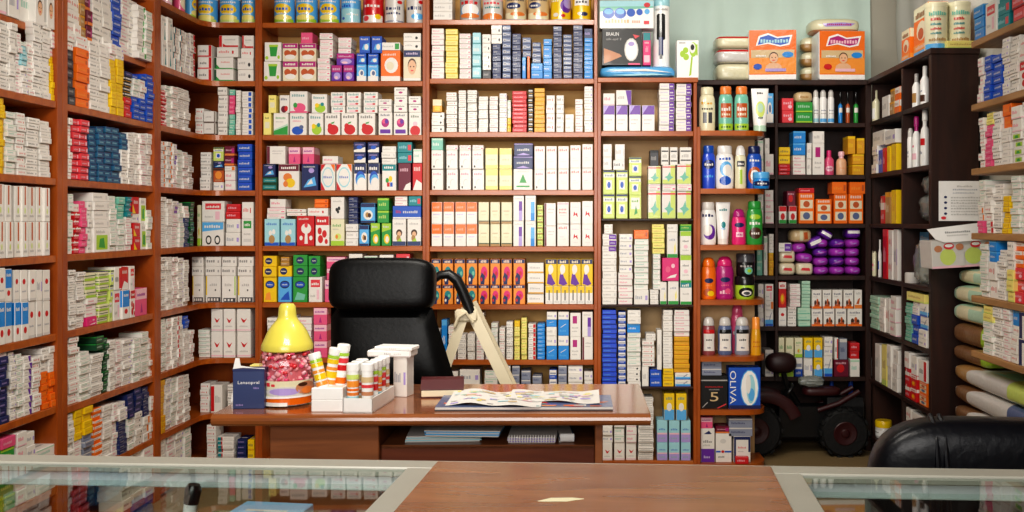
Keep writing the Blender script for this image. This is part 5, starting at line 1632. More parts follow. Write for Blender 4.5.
rb(4, 872, 877, 240, 'white bottle with pink lettering on the fourth dark side shelf', 'syrup', 'C', 'W', 't10,40,90,60p;r10,20,90,30P', depth=1)
rb(4, 878, 882, 240, 'white bottle with blue patch on the fourth dark side shelf', 'syrup', 'W', 'W', 'r20,30,80,70b', depth=1)
rb(6, 868, 874, 360, 'white rounded bottle at the far end, sixth dark side shelf', 'spray', 'E', 'E', 't20,40,80,50x', depth=1)
p, w = place(PR, 878, 891, ZR[7], .03)
bottle(PR, 875, 892, ZR[7], .1, 'squat jar with yellow lid on the lowest dark side shelf', 'jar', 'E', 'y', 'r0,20,100,80W;t20,50,80,64q', depth=1)
def bag(name, label, c, h, seed, tilt=0, cat='bag', mat=BAGM):
    m = MB(); rnd = random.Random(seed); m.super((0, 0, 0), h, 'W', .8, .8, 22, 14, wob=.13, seed=seed)
    return tag(m.build(name, mat, loc=c, rot=(0, tilt, 0)), label, cat)
bag('plastic_bag', 'crumpled clear plastic bag on the third dark side shelf', (1.77, 5.05, ZR[3] + .085), (.06, .14, .07), 3)
bag('plastic_bag', 'small crumpled plastic bag lying on top of the other bag', (1.76, 5.0, ZR[3] + .2), (.06, .1, .05), 8)
bag('plastic_bag', 'large cloudy plastic bag bulging from the fourth dark side shelf', (1.69, 4.98, ZR[4] + .115), (.04, .1, .1), 5)
bag('plastic_bag', 'pale wrapped bag at the far end of the third dark side shelf', (1.76, 5.76, ZR[3] + .095), (.055, .06, .08), 12)
p = PR.pt(PR.dist(906), .05, ZR[4])
m = MB(); m.lathe([(.034, 0), (.036, .004), (.036, .05), (.03, .055)], 'E', 20); tag(m.build('tape_roll', PLAST, loc=(1.70, 5.2, ZR[4])), 'small pale roll beside the cloudy plastic bag', 'roll')
# cards on the dark end panel
DES['card'] = ('calendar_card', '', 'W', .003, 't34,85,64,90e;t26,77,74,81x;t26,69,68,72x;c87,76,8,9P;c87,78,6,6J;c87,72,5,5r;c12,60,3,3n;c12,46,3,3n;c12,32,3,3n;c12,18,3,3n;t22,57,92,61e;t22,50,84,53e;t22,43,92,47e;t22,36,80,39e;t22,29,92,33e;t22,22,84,25e;t22,14,92,18e;c8,7,5,4R')
me = carton_mesh('card', xat(992, 4.8) - xat(939, 4.8), .003, zat(181, 4.8) - zat(221, 4.8))
o = bpy.data.objects.new('printed_card', me); COL.objects.link(o); o.location = (xat(965.5, 4.8), 4.8025, zat(221, 4.8)); tag(o, 'white printed card with red emblem fixed to the dark end panel', 'card')
d_ = 4.62; w = xat(1000, d_) - xat(933, d_); h = zat(239, d_) - zat(267, d_)
t = thing('picture_box', 'flat white box with fruit pictures and open white flap below the printed card', 'box', (xat(966, d_), d_, zat(267, d_)), (0, R(-3.5), 0))
m = MB(); m.box(-w / 2, w / 2, 0, .16, 0, h, 'E', .002)
fn = lambda u, v, l: (-w / 2 + w * u, -.0004 * l, h * v)
m.prints('r0,0,100,8P;c24,40,12,30L;c62,40,13,30L;c10,70,6,12F;c26,78,8,12R;c26,80,6,6W;c42,74,6,12F;c66,80,8,12R;c66,82,6,6W;c84,74,6,12F;r40,6,48,60E;r78,6,88,60E', fn, asp=3); m.build('box_body', CARTON, t)
m = MB(); fz = .085; n = 10; pts = [(-w / 2 - .012, fz * .95), (-w / 2 + .02, .02), (-w / 2 + .06, 0), (w / 2, 0), (w / 2, fz * 1.25), (-w / 2 + .02, fz)]
m.raw([(x, -.012 + z * .25, h + z * .8 - .01) for x, z in pts] + [(x, -.008 + z * .25, h + z * .8 - .01) for x, z in pts], [tuple(range(6)), tuple(reversed(range(6, 12)))] + [(i, (i + 1) % 6, 6 + (i + 1) % 6, 6 + i) for i in range(6)], 'W')
m.prints('t22,60,60,74q;t24,40,56,50e;r72,30,88,44G', lambda u, v, l: (-w / 2 + w * u, -.0125 - .0006 * l + fz * v * .25, h - .01 + fz * .8 * v), asp=6); m.build('flap', CARTON, t)
# wrapped packs lying in the gap by the wall, under and before the plank shelves
def roll(i, y0, y1, x0, d0, d1, col, bands, lab, patchc):
    zc0 = zat((y0 + y1) / 2, d0); r = (zat(y0, d0) - zat(y1, d0)) / 2; ln = (d0 - d1)
    X = xat(x0, d0) + .1
    M = Matrix.Rotation(R(90), 4, 'X')
    m = MB(); m.super((0, 0, 0), (.095, ln / 2, r), col, .3, .5, 26, 20)
    nf = len(m.f)
    for k in range(nf):
        yy = sum(m.v[q].y for q in m.f[k]) / len(m.f[k])
        u = .5 - yy / ln
        for lo, hi, cc in bands:
            if lo <= u <= hi: m.c[k] = colr(cc)
    o = tag(m.build('wrapped_pack', FILM, loc=(X, (d0 + d1) / 2, zc0)), lab, 'pack', 'wrapped packs below the plank shelves')
# the three long packs on a low stand, then the shorter ones above them
m = MB(); m.box(1.64, 1.925, 3.4, 4.78, 0, zat(421, 4.7) - .002, 'w', .004); tag(m.build('low_stand', DARKW), 'dark low stand under the wrapped packs by the wall', 'stand')
zs_ = []
ZR0 = zat(421, 4.7)
def lpack(z0, z1, xl, d0, d1, col, bands, lab, wid=.1):
    ln = d0 - d1; X = xat(xl, d0) + wid; m = MB(); m.super((0, 0, 0), (wid, ln / 2, (z1 - z0) / 2), col, .62, .25, 28, 22)
    for k in range(len(m.f)):
        c = sum((m.v[q] for q in m.f[k]), Vector()) / len(m.f[k]); u = .5 - c.y / ln
        for b in bands:
            if b[0] <= u <= b[1] and (len(b) < 4 or c.x < 0): m.c[k] = colr(b[2])
    # a printed side label facing the room
    tag(m.build('wrapped_pack', FILM, loc=(X, (d0 + d1) / 2, (z0 + z1) / 2)), lab, 'pack', 'wrapped packs below the plank shelves')
hh = [zat(y, 4.7) for y in (421, 400, 380, 360)]
for i, (c, lc, nm) in enumerate((('Q', 'L', 'brown end and yellow-lime label, lowest of the long packs'), ('Q', 'X', 'brown end and blue label, middle of the long packs'), ('t', 'L', 'tan end and lime label, upper of the long packs'))):
    lpack(hh[i], hh[i + 1], 950, 4.72, 3.45, 'a', ((0, .03, 'E'), (.03, .26, c), (.26, .4, 'E'), (.5, .85, lc)), 'clear wrapped pack with ' + nm, wid=.1)
hb = [zat(y, 4.72) for y in (360, 343, 321, 302, 284, 268)]
for i, (c, nm) in enumerate((('Q', 'brown, lowest above the long packs'), ('Q', 'brown with white tip, second above the long packs'), ('h', 'pale green, third above the long packs'), ('h', 'pale green, fourth above the long packs'), ('h', 'pale green, topmost of the pile'))):
    lpack(hb[i] + .001, hb[i + 1], 951 if i != 4 else 956, 4.76, 4.34, c, ((0, .06, 'W'), (.8, 1, 'l')) if c == 'Q' else ((0, .08, 'a'), (.3, .36, 'C'), (.6, .66, 'C')), 'short wrapped pack, ' + nm, wid=.105)

FCOV = plain('very dark red cover', '240609', .5, noise=.1)
# ------------------------------------------------------------------ toy tractor parked under the dark rear shelving
TX, TY = xat(815, 5.855), 5.855
tr = thing('ride_on_tractor', 'black and dark red ride-on toy tractor parked on the beige floor', 'toy tractor', (TX, TY, 0))
def wheel(x, y, r, wdt, nm='wheel'):
    M = Matrix.Translation((x, y, r)) @ Matrix.Rotation(R(90), 4, 'X')
    m = MB(); m.lathe([(r * .5, -wdt / 2), (r * .9, -wdt / 2), (r, -wdt * .3), (r, wdt * .3), (r * .9, wdt / 2), (r * .5, wdt / 2)], 'w', 28, M=M)
    for k in range(14):
        a = 2 * math.pi * k / 14; c = Vector((x + r * math.cos(a), y, r + r * math.sin(a)))
        m.box(-.014, .014, -wdt * .48, wdt * .48, -.006, .008, 'w', .002, M=Matrix.Translation(c) @ Matrix.Rotation(math.pi / 2 - a, 4, 'Y'))
    w_ = m.build(nm, RUBBER, tr); w_['label'] = 'black tyre with dark red hub'
    m = MB(); m.lathe([(r * .5, -wdt * .52), (r * .46, -wdt * .58), (r * .2, -wdt * .5), (r * .14, -wdt * .62), (.004, -wdt * .64)], 'w', 24, M=Matrix.Translation((x, y, r)) @ Matrix.Rotation(R(-90), 4, 'X'))
    m.build('hub', REDP, w_)
for y in (-.09, .09): wheel(xat(845, 5.74) - TX, y, .137, .07)
for y in (-.09, .09): wheel(xat(756, 5.74) - TX, y, .15, .07)
m = MB(); m.prismx([(-.05, .1), (.05, .1), (.06, .28), (-.06, .28)], -.22, .2, 'w'); m.build('chassis', BLACKP, tr)
m = MB(); m.prismx([(-.05, .16), (.05, .16), (.05, .28), (.04, .33), (-.04, .33), (-.05, .28)], .06, .27, 'w'); m.build('hood', BLACKP, tr)
m = MB(); m.box(.27, .276, -.04, .04, .18, .3, 'w', .003); m.build('grille', STEEL, tr)
m = MB(); m.super((.03, -.02, .365), (.11, .06, .026), 'w', .5, .5, 20, 10); m.build('seat', REDP, tr)
for sy in (-1, 1):
    m = MB(); pts = [(-.3 + .18 * math.cos(a), sy * .09, .16 + .18 * math.sin(a)) for a in [R(q) for q in range(20, 161, 14)]]
    m.tube(pts, .035, 'w', 10, flat=.22); m.build('fender', REDP, tr)
    m = MB(); m.tube([(.0, sy * .07, .26), (.12, sy * .075, .3), (.24, sy * .07, .37)], .016, 'w', 10); m.build('side_trim', REDP, tr)
m = MB(); m.tube([(-.09, 0, .27), (-.17, -.04, .39), (-.21, -.07, .52)], .016, 'w', 10); m.build('steering_column', BLACKP, tr)
m = MB(); m.tube([(-.17 + .05 * math.cos(a) * .5, -.04 + .06 * math.sin(a), .375 + .05 * math.cos(a) * .6) for a in [2 * math.pi * k / 20 for k in range(21)]], .011, 'w', 8); m.build('steering_wheel', BLACKP, tr)
m = MB(); m.super((-.215, -.075, zat(362, 5.81)), (.09, .065, .06), 'w', .8, .8, 20, 12); m.build('front_cover', FCOV, tr)
m = MB(); bag_ = bag('clear_bag', 'crumpled pale plastic bag on the toy tractor seat', (xat(812, 5.8), 5.815, .425), (.075, .05, .03), 31)
for x0, x1, lab in ((829, 838, 'white bottle with blue cap standing behind the toy tractor, nearer the seat'), (848, 858, 'white bottle with blue cap standing behind the toy tractor wheel')):
    bottle(Back(6.02), x0, x1, 0.002, .4 if x0 > 840 else .385, lab, 'syrup', 'E', 'b', 'r10,10,90,80W;t20,50,80,56b', depth=1)

# ------------------------------------------------------------------ chairs
def executive(name, label, loc, rot, parts, mat, seatz=.47):
    t = thing(name, label, 'chair', loc, rot)
    for nm, c, h, e1, e2, tilt in parts:
        m = MB(); m.super((0, 0, 0), h, 'w', e1, e2, 32, 18, M=Matrix.Rotation(R(tilt), 4, 'X')); o = m.build(nm, mat, t, loc=c)
    m = MB(); m.tube([(0, 0, .1), (0, 0, seatz - .06)], .03, 'w', 14); m.build('gas_column', BLACKP, t)
    b = MB()
    for k in range(5):
        a = 2 * math.pi * k / 5 + .3; b.tube([(0, 0, .11), (.28 * math.cos(a), .28 * math.sin(a), .075)], [.032, .018], 'w', 10)
    b.build('star_base', BLACKP, t)
    for k in range(5):
        a = 2 * math.pi * k / 5 + .3; m = MB(); m.super((.28 * math.cos(a), .28 * math.sin(a), .03), (.03, .03, .03), 'w', 1, 1, 12, 8); m.build('caster', BLACKP, t)
    return t
d_ = 3.95; xc = xat(380, d_)
ex = executive('office_chair', 'tall black leather office chair with padded headrest behind the desk', (xc, d_, 0), 0,
    [('headrest', (0, .06, zat(286, d_)), ((xat(434, d_) - xat(327, d_)) / 2, .075, (zat(258, d_) - zat(313, d_)) / 2), .42, .45, -6),
     ('seat', (.03, -.1, .47), (.26, .24, .07), .5, .4, 0)], LEATHER)
m = MB()                                                                # lower back: widens towards the seat on one side
nz, nx = 14, 16; top, bot = zat(309, d_), .5
vs = []; fs = []
for side in (0, 1):
    for j in range(nz + 1):
        v = j / nz; z = bot + (top - bot) * v; xl = xat(327, d_) - xc; xr = xat(430, d_) - xc + (1 - v) * (xat(470, d_) - xat(430, d_))
        for i in range(nx + 1):
            u = i / nx; x = xl + (xr - xl) * u; bul = (1 - (2 * u - 1) ** 6) * (1 - (2 * v - 1) ** 8)
            vs.append((x, .06 + (1 if side else -1) * .06 * max(0, bul) ** .5 + .012 * math.sin(v * 9) * (0 if side else 1) * bul, z))
W_ = nx + 1; off = (nz + 1) * W_
for j in range(nz):
    for i in range(nx):
        a = j * W_ + i; fs.append((a, a + 1, a + W_ + 1, a + W_)); fs.append((off + a, off + a + W_, off + a + W_ + 1, off + a + 1))
m.raw(vs, fs, 'w', True); m.build('backrest', LEATHER, ex)
for sx in (-1, 1):
    m = MB(); x = -.28 if sx < 0 else .33; m.tube([(x, .03, .5), (x, .0, .62), (x, -.06, .645), (x, -.2, .64)], [.022, .024, .03, .026], 'w', 12); m.build('armrest', BLACKP, ex)
d2 = 2.35; xc2 = xat(985, d2)
ch = executive('leather_chair', 'blue-black leather chair with rounded back and centre seams at the counter end', (xc2, d2, 0), R(-6),
    [('backrest', (0, 0, zat(417, d2) - .24), ((xat(985, d2) - xat(869, d2)), .07, .24), .55, .42, 3), ('seat', (0, .26, .44), (.25, .25, .06), .5, .4, 0)], LEATHB, seatz=.44)
for dx in (-.125, -.105):
    m = MB(); m.tube([(dx, -.0, zat(417, d2) + .001), (dx, -.036, zat(417, d2) - .012), (dx, -.06, zat(417, d2) - .04), (dx, -.076, zat(417, d2) - .1), (dx, -.084, zat(417, d2) - .2), (dx, -.08, zat(417, d2) - .34)], .007, 'w', 8); m.build('seam_piping', LEATHB, ch)

# ------------------------------------------------------------------ step ladder beside the chair
dl = 4.6
ld = thing('folding_stepladder', 'folded beige stepladder with curved black handle before the wide bookcase', 'stepladder', (xat(470, dl), dl, 0), R(5))
lx = lambda x: xat(x, dl) - xat(470, dl)
def leg(name, p0, p1, y, wd, mat=BEIGEM):
    m = MB(); a = Vector((p0[0], y, p0[1])); b = Vector((p1[0], y, p1[1])); d = (b - a).normalized(); n = Vector((d.z, 0, -d.x)) * wd / 2; t_ = Vector((0, .012, 0))
    vs = [a - n - t_, a + n - t_, b + n - t_, b - n - t_, a - n + t_, a + n + t_, b + n + t_, b - n + t_]
    m.raw(vs, [(0, 1, 2, 3), (7, 6, 5, 4), (0, 4, 5, 1), (1, 5, 6, 2), (2, 6, 7, 3), (3, 7, 4, 0)], 'w'); return m.build(name, mat, ld)
zt_ = zat(308, dl)
for y in (0, .3):
    leg('leg', (lx(470), zt_), (lx(566), .03), y, .052)
    leg('leg', (lx(464), zt_ - .03), (lx(397), .03), y, .046)
    for xx in (566, 397):
        m = MB(); m.box(lx(xx) - .035, lx(xx) + .035, y - .018, y + .018, 0, .05, 'w', .006); m.build('foot', BLACKP, ld)
for k, zz in enumerate((.14, .32, .5)):
    xm = lx(470) + (lx(566) - lx(470)) * (zt_ - zz) / (zt_ - .03); m = MB(); m.box(xm - .12, xm + .03, 0.013, .287, zz - .012, zz + .012, 'w', .004); m.build('step', BEIGEM, ld)
m = MB(); m.box(lx(455), lx(478), -.02, .02, zat(322, dl), zat(309, dl), 'w', .01); m.tube([(lx(455), -.02, zat(326, dl)), (lx(459), -.03, zat(316, dl)), (lx(466), -.03, zat(312, dl)), (lx(473), -.02, zat(322, dl))], .008, 'w', 8); m.build('hinge_bracket', BEIGEM, ld)
m = MB(); m.tube([(lx(434), 0, zat(280, dl)), (lx(440), 0, zat(275, dl)), (lx(449), 0, zat(274, dl)), (lx(457), 0, zat(280, dl)), (lx(462), 0, zat(290, dl)), (lx(467), 0, zat(302, dl)), (lx(471), 0, zat(313, dl))], [.016, .02, .023, .025, .025, .025, .024], 'w', 12); m.build('handle', BLACKP, ld)

# ------------------------------------------------------------------ on the desk
DZ = .75
def dx(x, y): d = (HZ - DZ) / (y - CY) * F; return xat(x, d), d
# candy jar shaped like a feeding bottle
jx, jd = dx(279.5, 408); jd += .085; r = .086
jar = thing('candy_jar', 'big clear feeding-bottle-shaped jar of pink sweets with yellow teat lid on the desk', 'jar', (jx, jd, DZ))
hj = zat(347, jd) - DZ
m = MB(); m.lathe([(r * .8, .001), (r * .97, .006), (r, .03), (r * .985, hj * .35), (r, hj * .45), (r * 1.03, hj * .7), (r * .98, hj * .86), (r * .82, hj * .97), (r * .8, hj)], 'W', 36); m.build('jar_body', JARM, jar)
pr = Prof([(r * .97, .006), (r, .03), (r * .985, hj * .35), (r, hj * .45), (r * 1.03, hj * .7)])
m = MB(); f_ = pr.fn(.004, hj * .46, 1.45)
pr.patch(m, 'C', hj * .16, hj * .46, 1.5, 2, 16, 4); pr.patch(m, 'o', .008, hj * .16, 1.5, 2, 16, 2)
m.cv = (14, 3); m.prints('t10,78,46,94R;c60,56,30,22E;c56,58,20,14V;c86,70,16,26F;c88,60,10,14j;c80,84,7,8d;r30,2,60,16E;p0,34,30,30,60,33,100,36,100,40,0,40W', lambda u, v, l: f_(u, v, l + 4), asp=1.6, seed=9); m.build('label', PLAST, jar)
m = MB(); zt = hj; h2 = zat(303, jd) - DZ - hj
m.lathe([(r * .92, zt - .01), (r * .97, zt - .006), (r * .97, zt + .008), (r * .93, zt + .016), (r * .86, zt + h2 * .2), (r * .74, zt + h2 * .36), (r * .58, zt + h2 * .5), (r * .42, zt + h2 * .61), (r * .35, zt + h2 * .69), (r * .335, zt + h2 * .8), (r * .31, zt + h2 * .92), (r * .24, zt + h2 * .985), (r * .08, zt + h2)], 'Y', 36)
YEL = plain('yellow lid plastic', 'dccf58', .28, noise=.03, coat=.3)
m.build('teat_lid', YEL, jar)
m = MB(); rnd = random.Random(2)
for k in range(520):
    z = rnd.uniform(.012, hj * .93); rr = r * (.9 if z > hj * .45 else .92) * (rnd.random() ** .25); a = rnd.uniform(-math.pi, math.pi)
    rr = min(rr, r * .93 * (1 if z < hj * .8 else 1 - (z - hj * .8) / hj * 1.0))
    m.super((rr * math.cos(a), rr * math.sin(a), z), (.0085, .006, .0065), rnd.choice(['R', 'p', 'P', 'P', 'R', (.8, .3, .34, 1), (.9, .5, .52, 1), (.85, .4, .42, 1)]), .7, .7, 8, 6, M=Matrix.Rotation(rnd.uniform(0, 3), 3, 'X') @ Matrix.Rotation(rnd.uniform(0, 3), 3, 'Z'))
m.lathe([(r * .7, .012), (r * .78, .02), (r * .8, hj * .7), (r * .6, hj * .9)], (.75, .22, .26, 1), 24)
o = m.build('wrapped_sweets', FILM, loc=(jx, jd, DZ)); tag(o, 'pink and red wrapped sweets filling the clear jar', 'sweets', kind='stuff')
# navy carton and small things left of the jar
x0, d0 = dx(233, 409); x1, _ = dx(264, 409)
DES['navy'] = ('medicine_carton', '', 'N', .06, 'x16,60,84,70WLansopral;t66,50,84,55V;t10,8,34,13V;r0,94,100,100n')
h = zat(369, d0) - DZ
t = thing('navy_carton', 'navy medicine carton with open white flap standing left of the sweets jar', 'box', ((x0 + x1) / 2, d0, DZ), R(3))
m = MB(); w = x1 - x0; m.box(-w / 2, w / 2, 0, .055, 0, h, 'N', .0015); m.prints(DES['navy'][4], lambda u, v, l: (-w / 2 + w * u, -.0003 * l, h * v), asp=w / h); m.build('carton', CARTON, t)
m = MB()
for a in ([(-.5, 0), (-.42, .035), (-.3, .034), (-.26, .01), (.5, -.002), (.5, .002), (-.2, .004)],): m.raw([(q * w, .002, h + z) for q, z in a] + [(q * w, .006, h + z) for q, z in a], [tuple(range(7)), tuple(reversed(range(7, 14)))] + [(i, (i + 1) % 7, 7 + (i + 1) % 7, 7 + i) for i in range(7)], 'W')
m.build('flap', CARTON, t)
xa_, da_ = dx(236, 403)
m = MB(); m.box(-.02, .02, 0, .004, 0, .12, 'W', .001); tag(m.build('leaflet_card', PAPER, loc=(xa_ - .002, da_ + .01, DZ), rot=(R(-9), R(8), 0)), 'white folded leaflet leaning behind the navy carton', 'leaflet')
me = carton_mesh('W4', .075, .05, .075); o = bpy.data.objects.new('small_carton', me); COL.objects.link(o); o.location = (dx(253, 402)[0], dx(253, 402)[1] + .04, DZ); tag(o, 'white green-printed carton behind the navy carton, lower of the pile', 'box')
for i in range(2):
    me = carton_mesh('YL', .07, .045, .021); o = bpy.data.objects.new('small_flat_box', me); COL.objects.link(o); o.location = (dx(256, 402)[0], dx(253, 402)[1] + .04, DZ + .075 + .021 * i); tag(o, 'small pale lime box, %s of two behind the navy carton' % ('lower' if i == 0 else 'upper'), 'box')
# white trays with effervescent tubes
def etube(x, d, z, label, tilt=(0, 0), hgt=.092, r=.0135, key=0):
    t = thing('tablet_tube', label, 'tube', (x, d, z), (R(tilt[0]), R(tilt[1]), 0), 'effervescent tablet tubes on the desk')
    m = MB(); m.lathe([(r * .97, 0), (r, .002), (r, hgt * .84)], 'W', 20); pr = Prof([(r, 0), (r, hgt)])
    ops = ('r0,4,100,34a;r0,36,100,44j;r0,48,100,54o;r0,58,100,74O;r0,78,100,90L', 'r0,6,100,20O;r0,26,100,46y;r0,50,100,60O;r0,70,100,84y;r0,86,100,96l', 'r0,6,100,30T;r0,36,100,46F;r0,56,100,64R;r0,70,100,84T', 'r0,6,100,24o;r0,30,100,40W;r0,44,100,60r;r0,66,100,80R;r0,86,100,95l')[key]
    m.cv = (8, 1); m.prints(ops, pr.fn(.002, hgt * .84, 1.5), asp=.3, seed=key)
    m.build('tube_body', PLAST, t); m = MB(); m.lathe([(r * 1.08, hgt * .83), (r * 1.1, hgt * .86), (r * 1.1, hgt * .98), (r * .9, hgt)], 'W', 20); m.build('cap', PLAST, t)
def tray(name, label, c, w, d, h, rot):
    t = thing(name, label, 'tray', c, rot); m = MB(); th = .003
    m.box(-w / 2, w / 2, 0, d, 0, .004, 'W'); m.box(-w / 2, w / 2, 0, th, 0, h, 'W'); m.box(-w / 2, w / 2, d - th, d, 0, h, 'W'); m.box(-w / 2, -w / 2 + th, 0, d, 0, h, 'W'); m.box(w / 2 - th, w / 2, 0, d, 0, h, 'W')
    m.build('tray_wall', CARTON, t); return t
xq, dq = dx(327, 412); w1 = xat(342.5, dq) - xat(311, dq)
t = thing('carton_holder', 'white carton holder with slanted tubes beside the sweets jar', 'tray', (xq, dq, DZ))
m = MB(); hh_ = zat(388, dq) - DZ; m.box(-w1 / 2, w1 / 2, 0, .1, 0, hh_ * .5, 'W', .002); m.box(-w1 / 2, w1 / 2, .0005, .1, hh_ * .5, hh_, 'W', .002); m.build('holder_body', CARTON, t)
m = MB(); m.prism([(-.044, .008), (.044, .008), (.044, .09), (-.044, .09)], hh_, hh_ + .0006, 'E'); m.build('holder_top', CARTON, t)
for i, (ox, oy, ti, k, ln, nm) in enumerate(((-.02, .03, (-4, -16), 1, .115, 'yellow-banded tablet tube leaning towards the sweets jar'), (-.008, .062, (-2, 9), 1, .125, 'yellow and orange tablet tube leaning beside the red one'), (.022, .075, (0, 6), 3, .135, 'red-banded tablet tube on the white carton holder'))):
    etube(xq + ox, dq + oy, DZ + hh_ - .004, nm, ti, ln, r=.0185, key=k)
xq, dq = dx(357.5, 413)
t = tray('tube_tray', 'long white carton tray holding a row of tablet tubes', (xq, dq, DZ), xat(373, dq) - xat(343, dq), .25, .046, R(-5))
for i, (ox, oy, k) in enumerate(((-.022, .034, 0), (.024, .034, 2), (.03, .076, 3), (.034, .118, 0), (.038, .16, 3), (.042, .202, 2), (-.018, .08, 2), (-.014, .13, 0))):
    etube(xq + ox, dq + oy, DZ + .005, 'tablet tube with white cap, %s in the long white tray' % ('front corner next to the holder', 'front outer corner', 'second of the outer row', 'third of the outer row', 'fourth of the outer row', 'last of the outer row', 'second of the inner row', 'third of the inner row')[i], hgt=.148, r=.0185, key=k)
# tall white cartons behind the tray
xq, dq = dx(386, 399)
me = carton_mesh('W3', .05, .06, .137); o = bpy.data.objects.new('tall_white_carton', me); COL.objects.link(o); o.location = (xq + .04, dq + .04, DZ); o.rotation_euler = (0, 0, R(-14)); tag(o, 'tall white carton standing behind the tablet tube tray', 'box')
m = MB(); m.box(-.08, .075, 0, .085, 0, .022, 'W', .004); m.prints('t40,40,56,70e;t62,36,80,64E', lambda u, v, l: (-.08 + .155 * u, -.0004 * l, .022 * v)); tag(m.build('flat_white_box', CARTON, loc=(xq + .005, dq + .03, DZ + .1375), rot=R(-8)), 'flat white box lying on the tall white carton, lower of two', 'box')
m = MB(); m.box(-.06, .075, 0, .08, 0, .014, 'W', .003); m.prints('t40,40,60,70E', lambda u, v, l: (-.06 + .135 * u, -.0004 * l, .014 * v)); tag(m.build('flat_white_box', CARTON, loc=(xq + .01, dq + .03, DZ + .159), rot=R(-10)), 'flat white box with rounded edge on top of the white carton pile', 'box')
m = MB(); m.box(-.04, .04, 0, .03, 0, .088, 'W', .002); m.box(-.036, .036, -.001, 0, .05, .08, 'b'); tag(m.build('blue_white_box', CARTON, loc=(dx(355, 400)[0], dx(355, 400)[1] + .05, DZ), rot=R(8)), 'white box with royal blue panel behind the tablet tubes', 'box')
# dark red book, newspaper, magazine
xq, dq = dx(442, 398)
bk = thing('dark_red_book', 'dark red book leaning on its pages beside the newspaper', 'book', (xq, dq, DZ), R(6))
m = MB(); m.box(-.07, .07, 0, .1, .004, .026, 'i', .002); m.build('pages', PAPER, bk)
MAROON = plain('maroon book cloth', '4a0c14', .5, noise=.1)
m = MB(); m.box(-.073, .073, .002, .104, 0, .004, 'w', .001); m.box(-.073, .073, .0, .104, .026, .03, 'w', .001); m.prismx([(.002, .03), (.1, .03), (.09, .06), (.05, .056)], -.073, .073, 'w'); m.build('cover', MAROON, bk)
xm_, dm_ = dx(524, 411)
mg = thing('glossy_magazine', 'open glossy magazine with blue and orange edge lying under the newspaper', 'magazine', (xm_, dm_, DZ), R(.6)); wm = xat(610, dm_) - xat(432, dm_)
m = MB(); m.box(-wm / 2, wm / 2, 0, .22, .0005, .012, 'E', .002); m.prints('r0,0,100,40q;r0,40,100,70E', lambda u, v, l: (-wm / 2 + wm * u, -.0004 * l, .012 * v)); m.build('page_block', PAPER, mg)
m = MB(); rnd = random.Random(3)
m.face([(-wm / 2, 0, .0126), (wm / 2, 0, .0126), (wm / 2, .22, .0126), (-wm / 2, .22, .0126)], 'X')
for k in range(46):
    x = rnd.uniform(-wm / 2 + .01, wm / 2 - .05); y = rnd.uniform(.003, .1); m.face([(x, y, .0129 + k * .00002), (x + rnd.uniform(.02, .06), y, .0129 + k * .00002), (x + rnd.uniform(.02, .05), y + rnd.uniform(.01, .03), .0129 + k * .00002), (x, y + .02, .0129 + k * .00002)], rnd.choice('bnojReWsVJc'))
m.build('cover_page', FILM, mg)
nw = thing('newspaper', 'rumpled newspaper with coloured adverts spread over the magazine', 'newspaper', (xm_, dm_, DZ + .013), 0)
xl, xr = xat(444, dm_) - xm_, xat(600, dm_) - xm_
def sheet(mb, x0, x1, y0, y1, z0, amp, seed, skew=0):
    n, k = 22, 10; rnd = random.Random(seed); vs = []; fs = []; ph = [rnd.uniform(0, 6) for _ in range(5)]
    def P_(u, v): return Vector((x0 + (x1 - x0) * u + skew * v, y0 + (y1 - y0) * v + .02 * math.sin(u * 5 + ph[0]) * (1 - v), z0 + amp * (.5 + .5 * math.sin(u * 6 + ph[1] + v * 2)) * (.4 + .6 * v) + amp * .4 * math.sin(u * 13 + ph[2])))
    for i in range(n + 1):
        for j in range(k + 1): vs.append(P_(i / n, j / k))
    for i in range(n):
        for j in range(k): fs.append((i * (k + 1) + j, (i + 1) * (k + 1) + j, (i + 1) * (k + 1) + j + 1, i * (k + 1) + j + 1))
    mb.raw(vs, fs, 'E', True)
    for q in range(60):
        u, v = rnd.uniform(.02, .9), rnd.uniform(.04, .9); du, dv = rnd.uniform(.03, .12), rnd.uniform(.02, .07); c = rnd.choice(['E', 'e', 'E', 'e', 'P', 'h', 'V', 'Y', 'T', 'a', 'E'])
        mb.face([P_(a, b) + Vector((0, 0, .0012 + q * .00002)) for a, b in ((u, v), (min(1, u + du), v), (min(1, u + du), min(1, v + dv)), (u, min(1, v + dv)))], c)
m = MB(); sheet(m, xl, xl + (xr - xl) * .62, .0 + .004, .26, .004, .009, 1); m.build('sheet', PAPER, nw)
m = MB(); sheet(m, xl + (xr - xl) * .4, xr, .06, .27, .003, .006, 2); m.build('sheet', PAPER, nw)
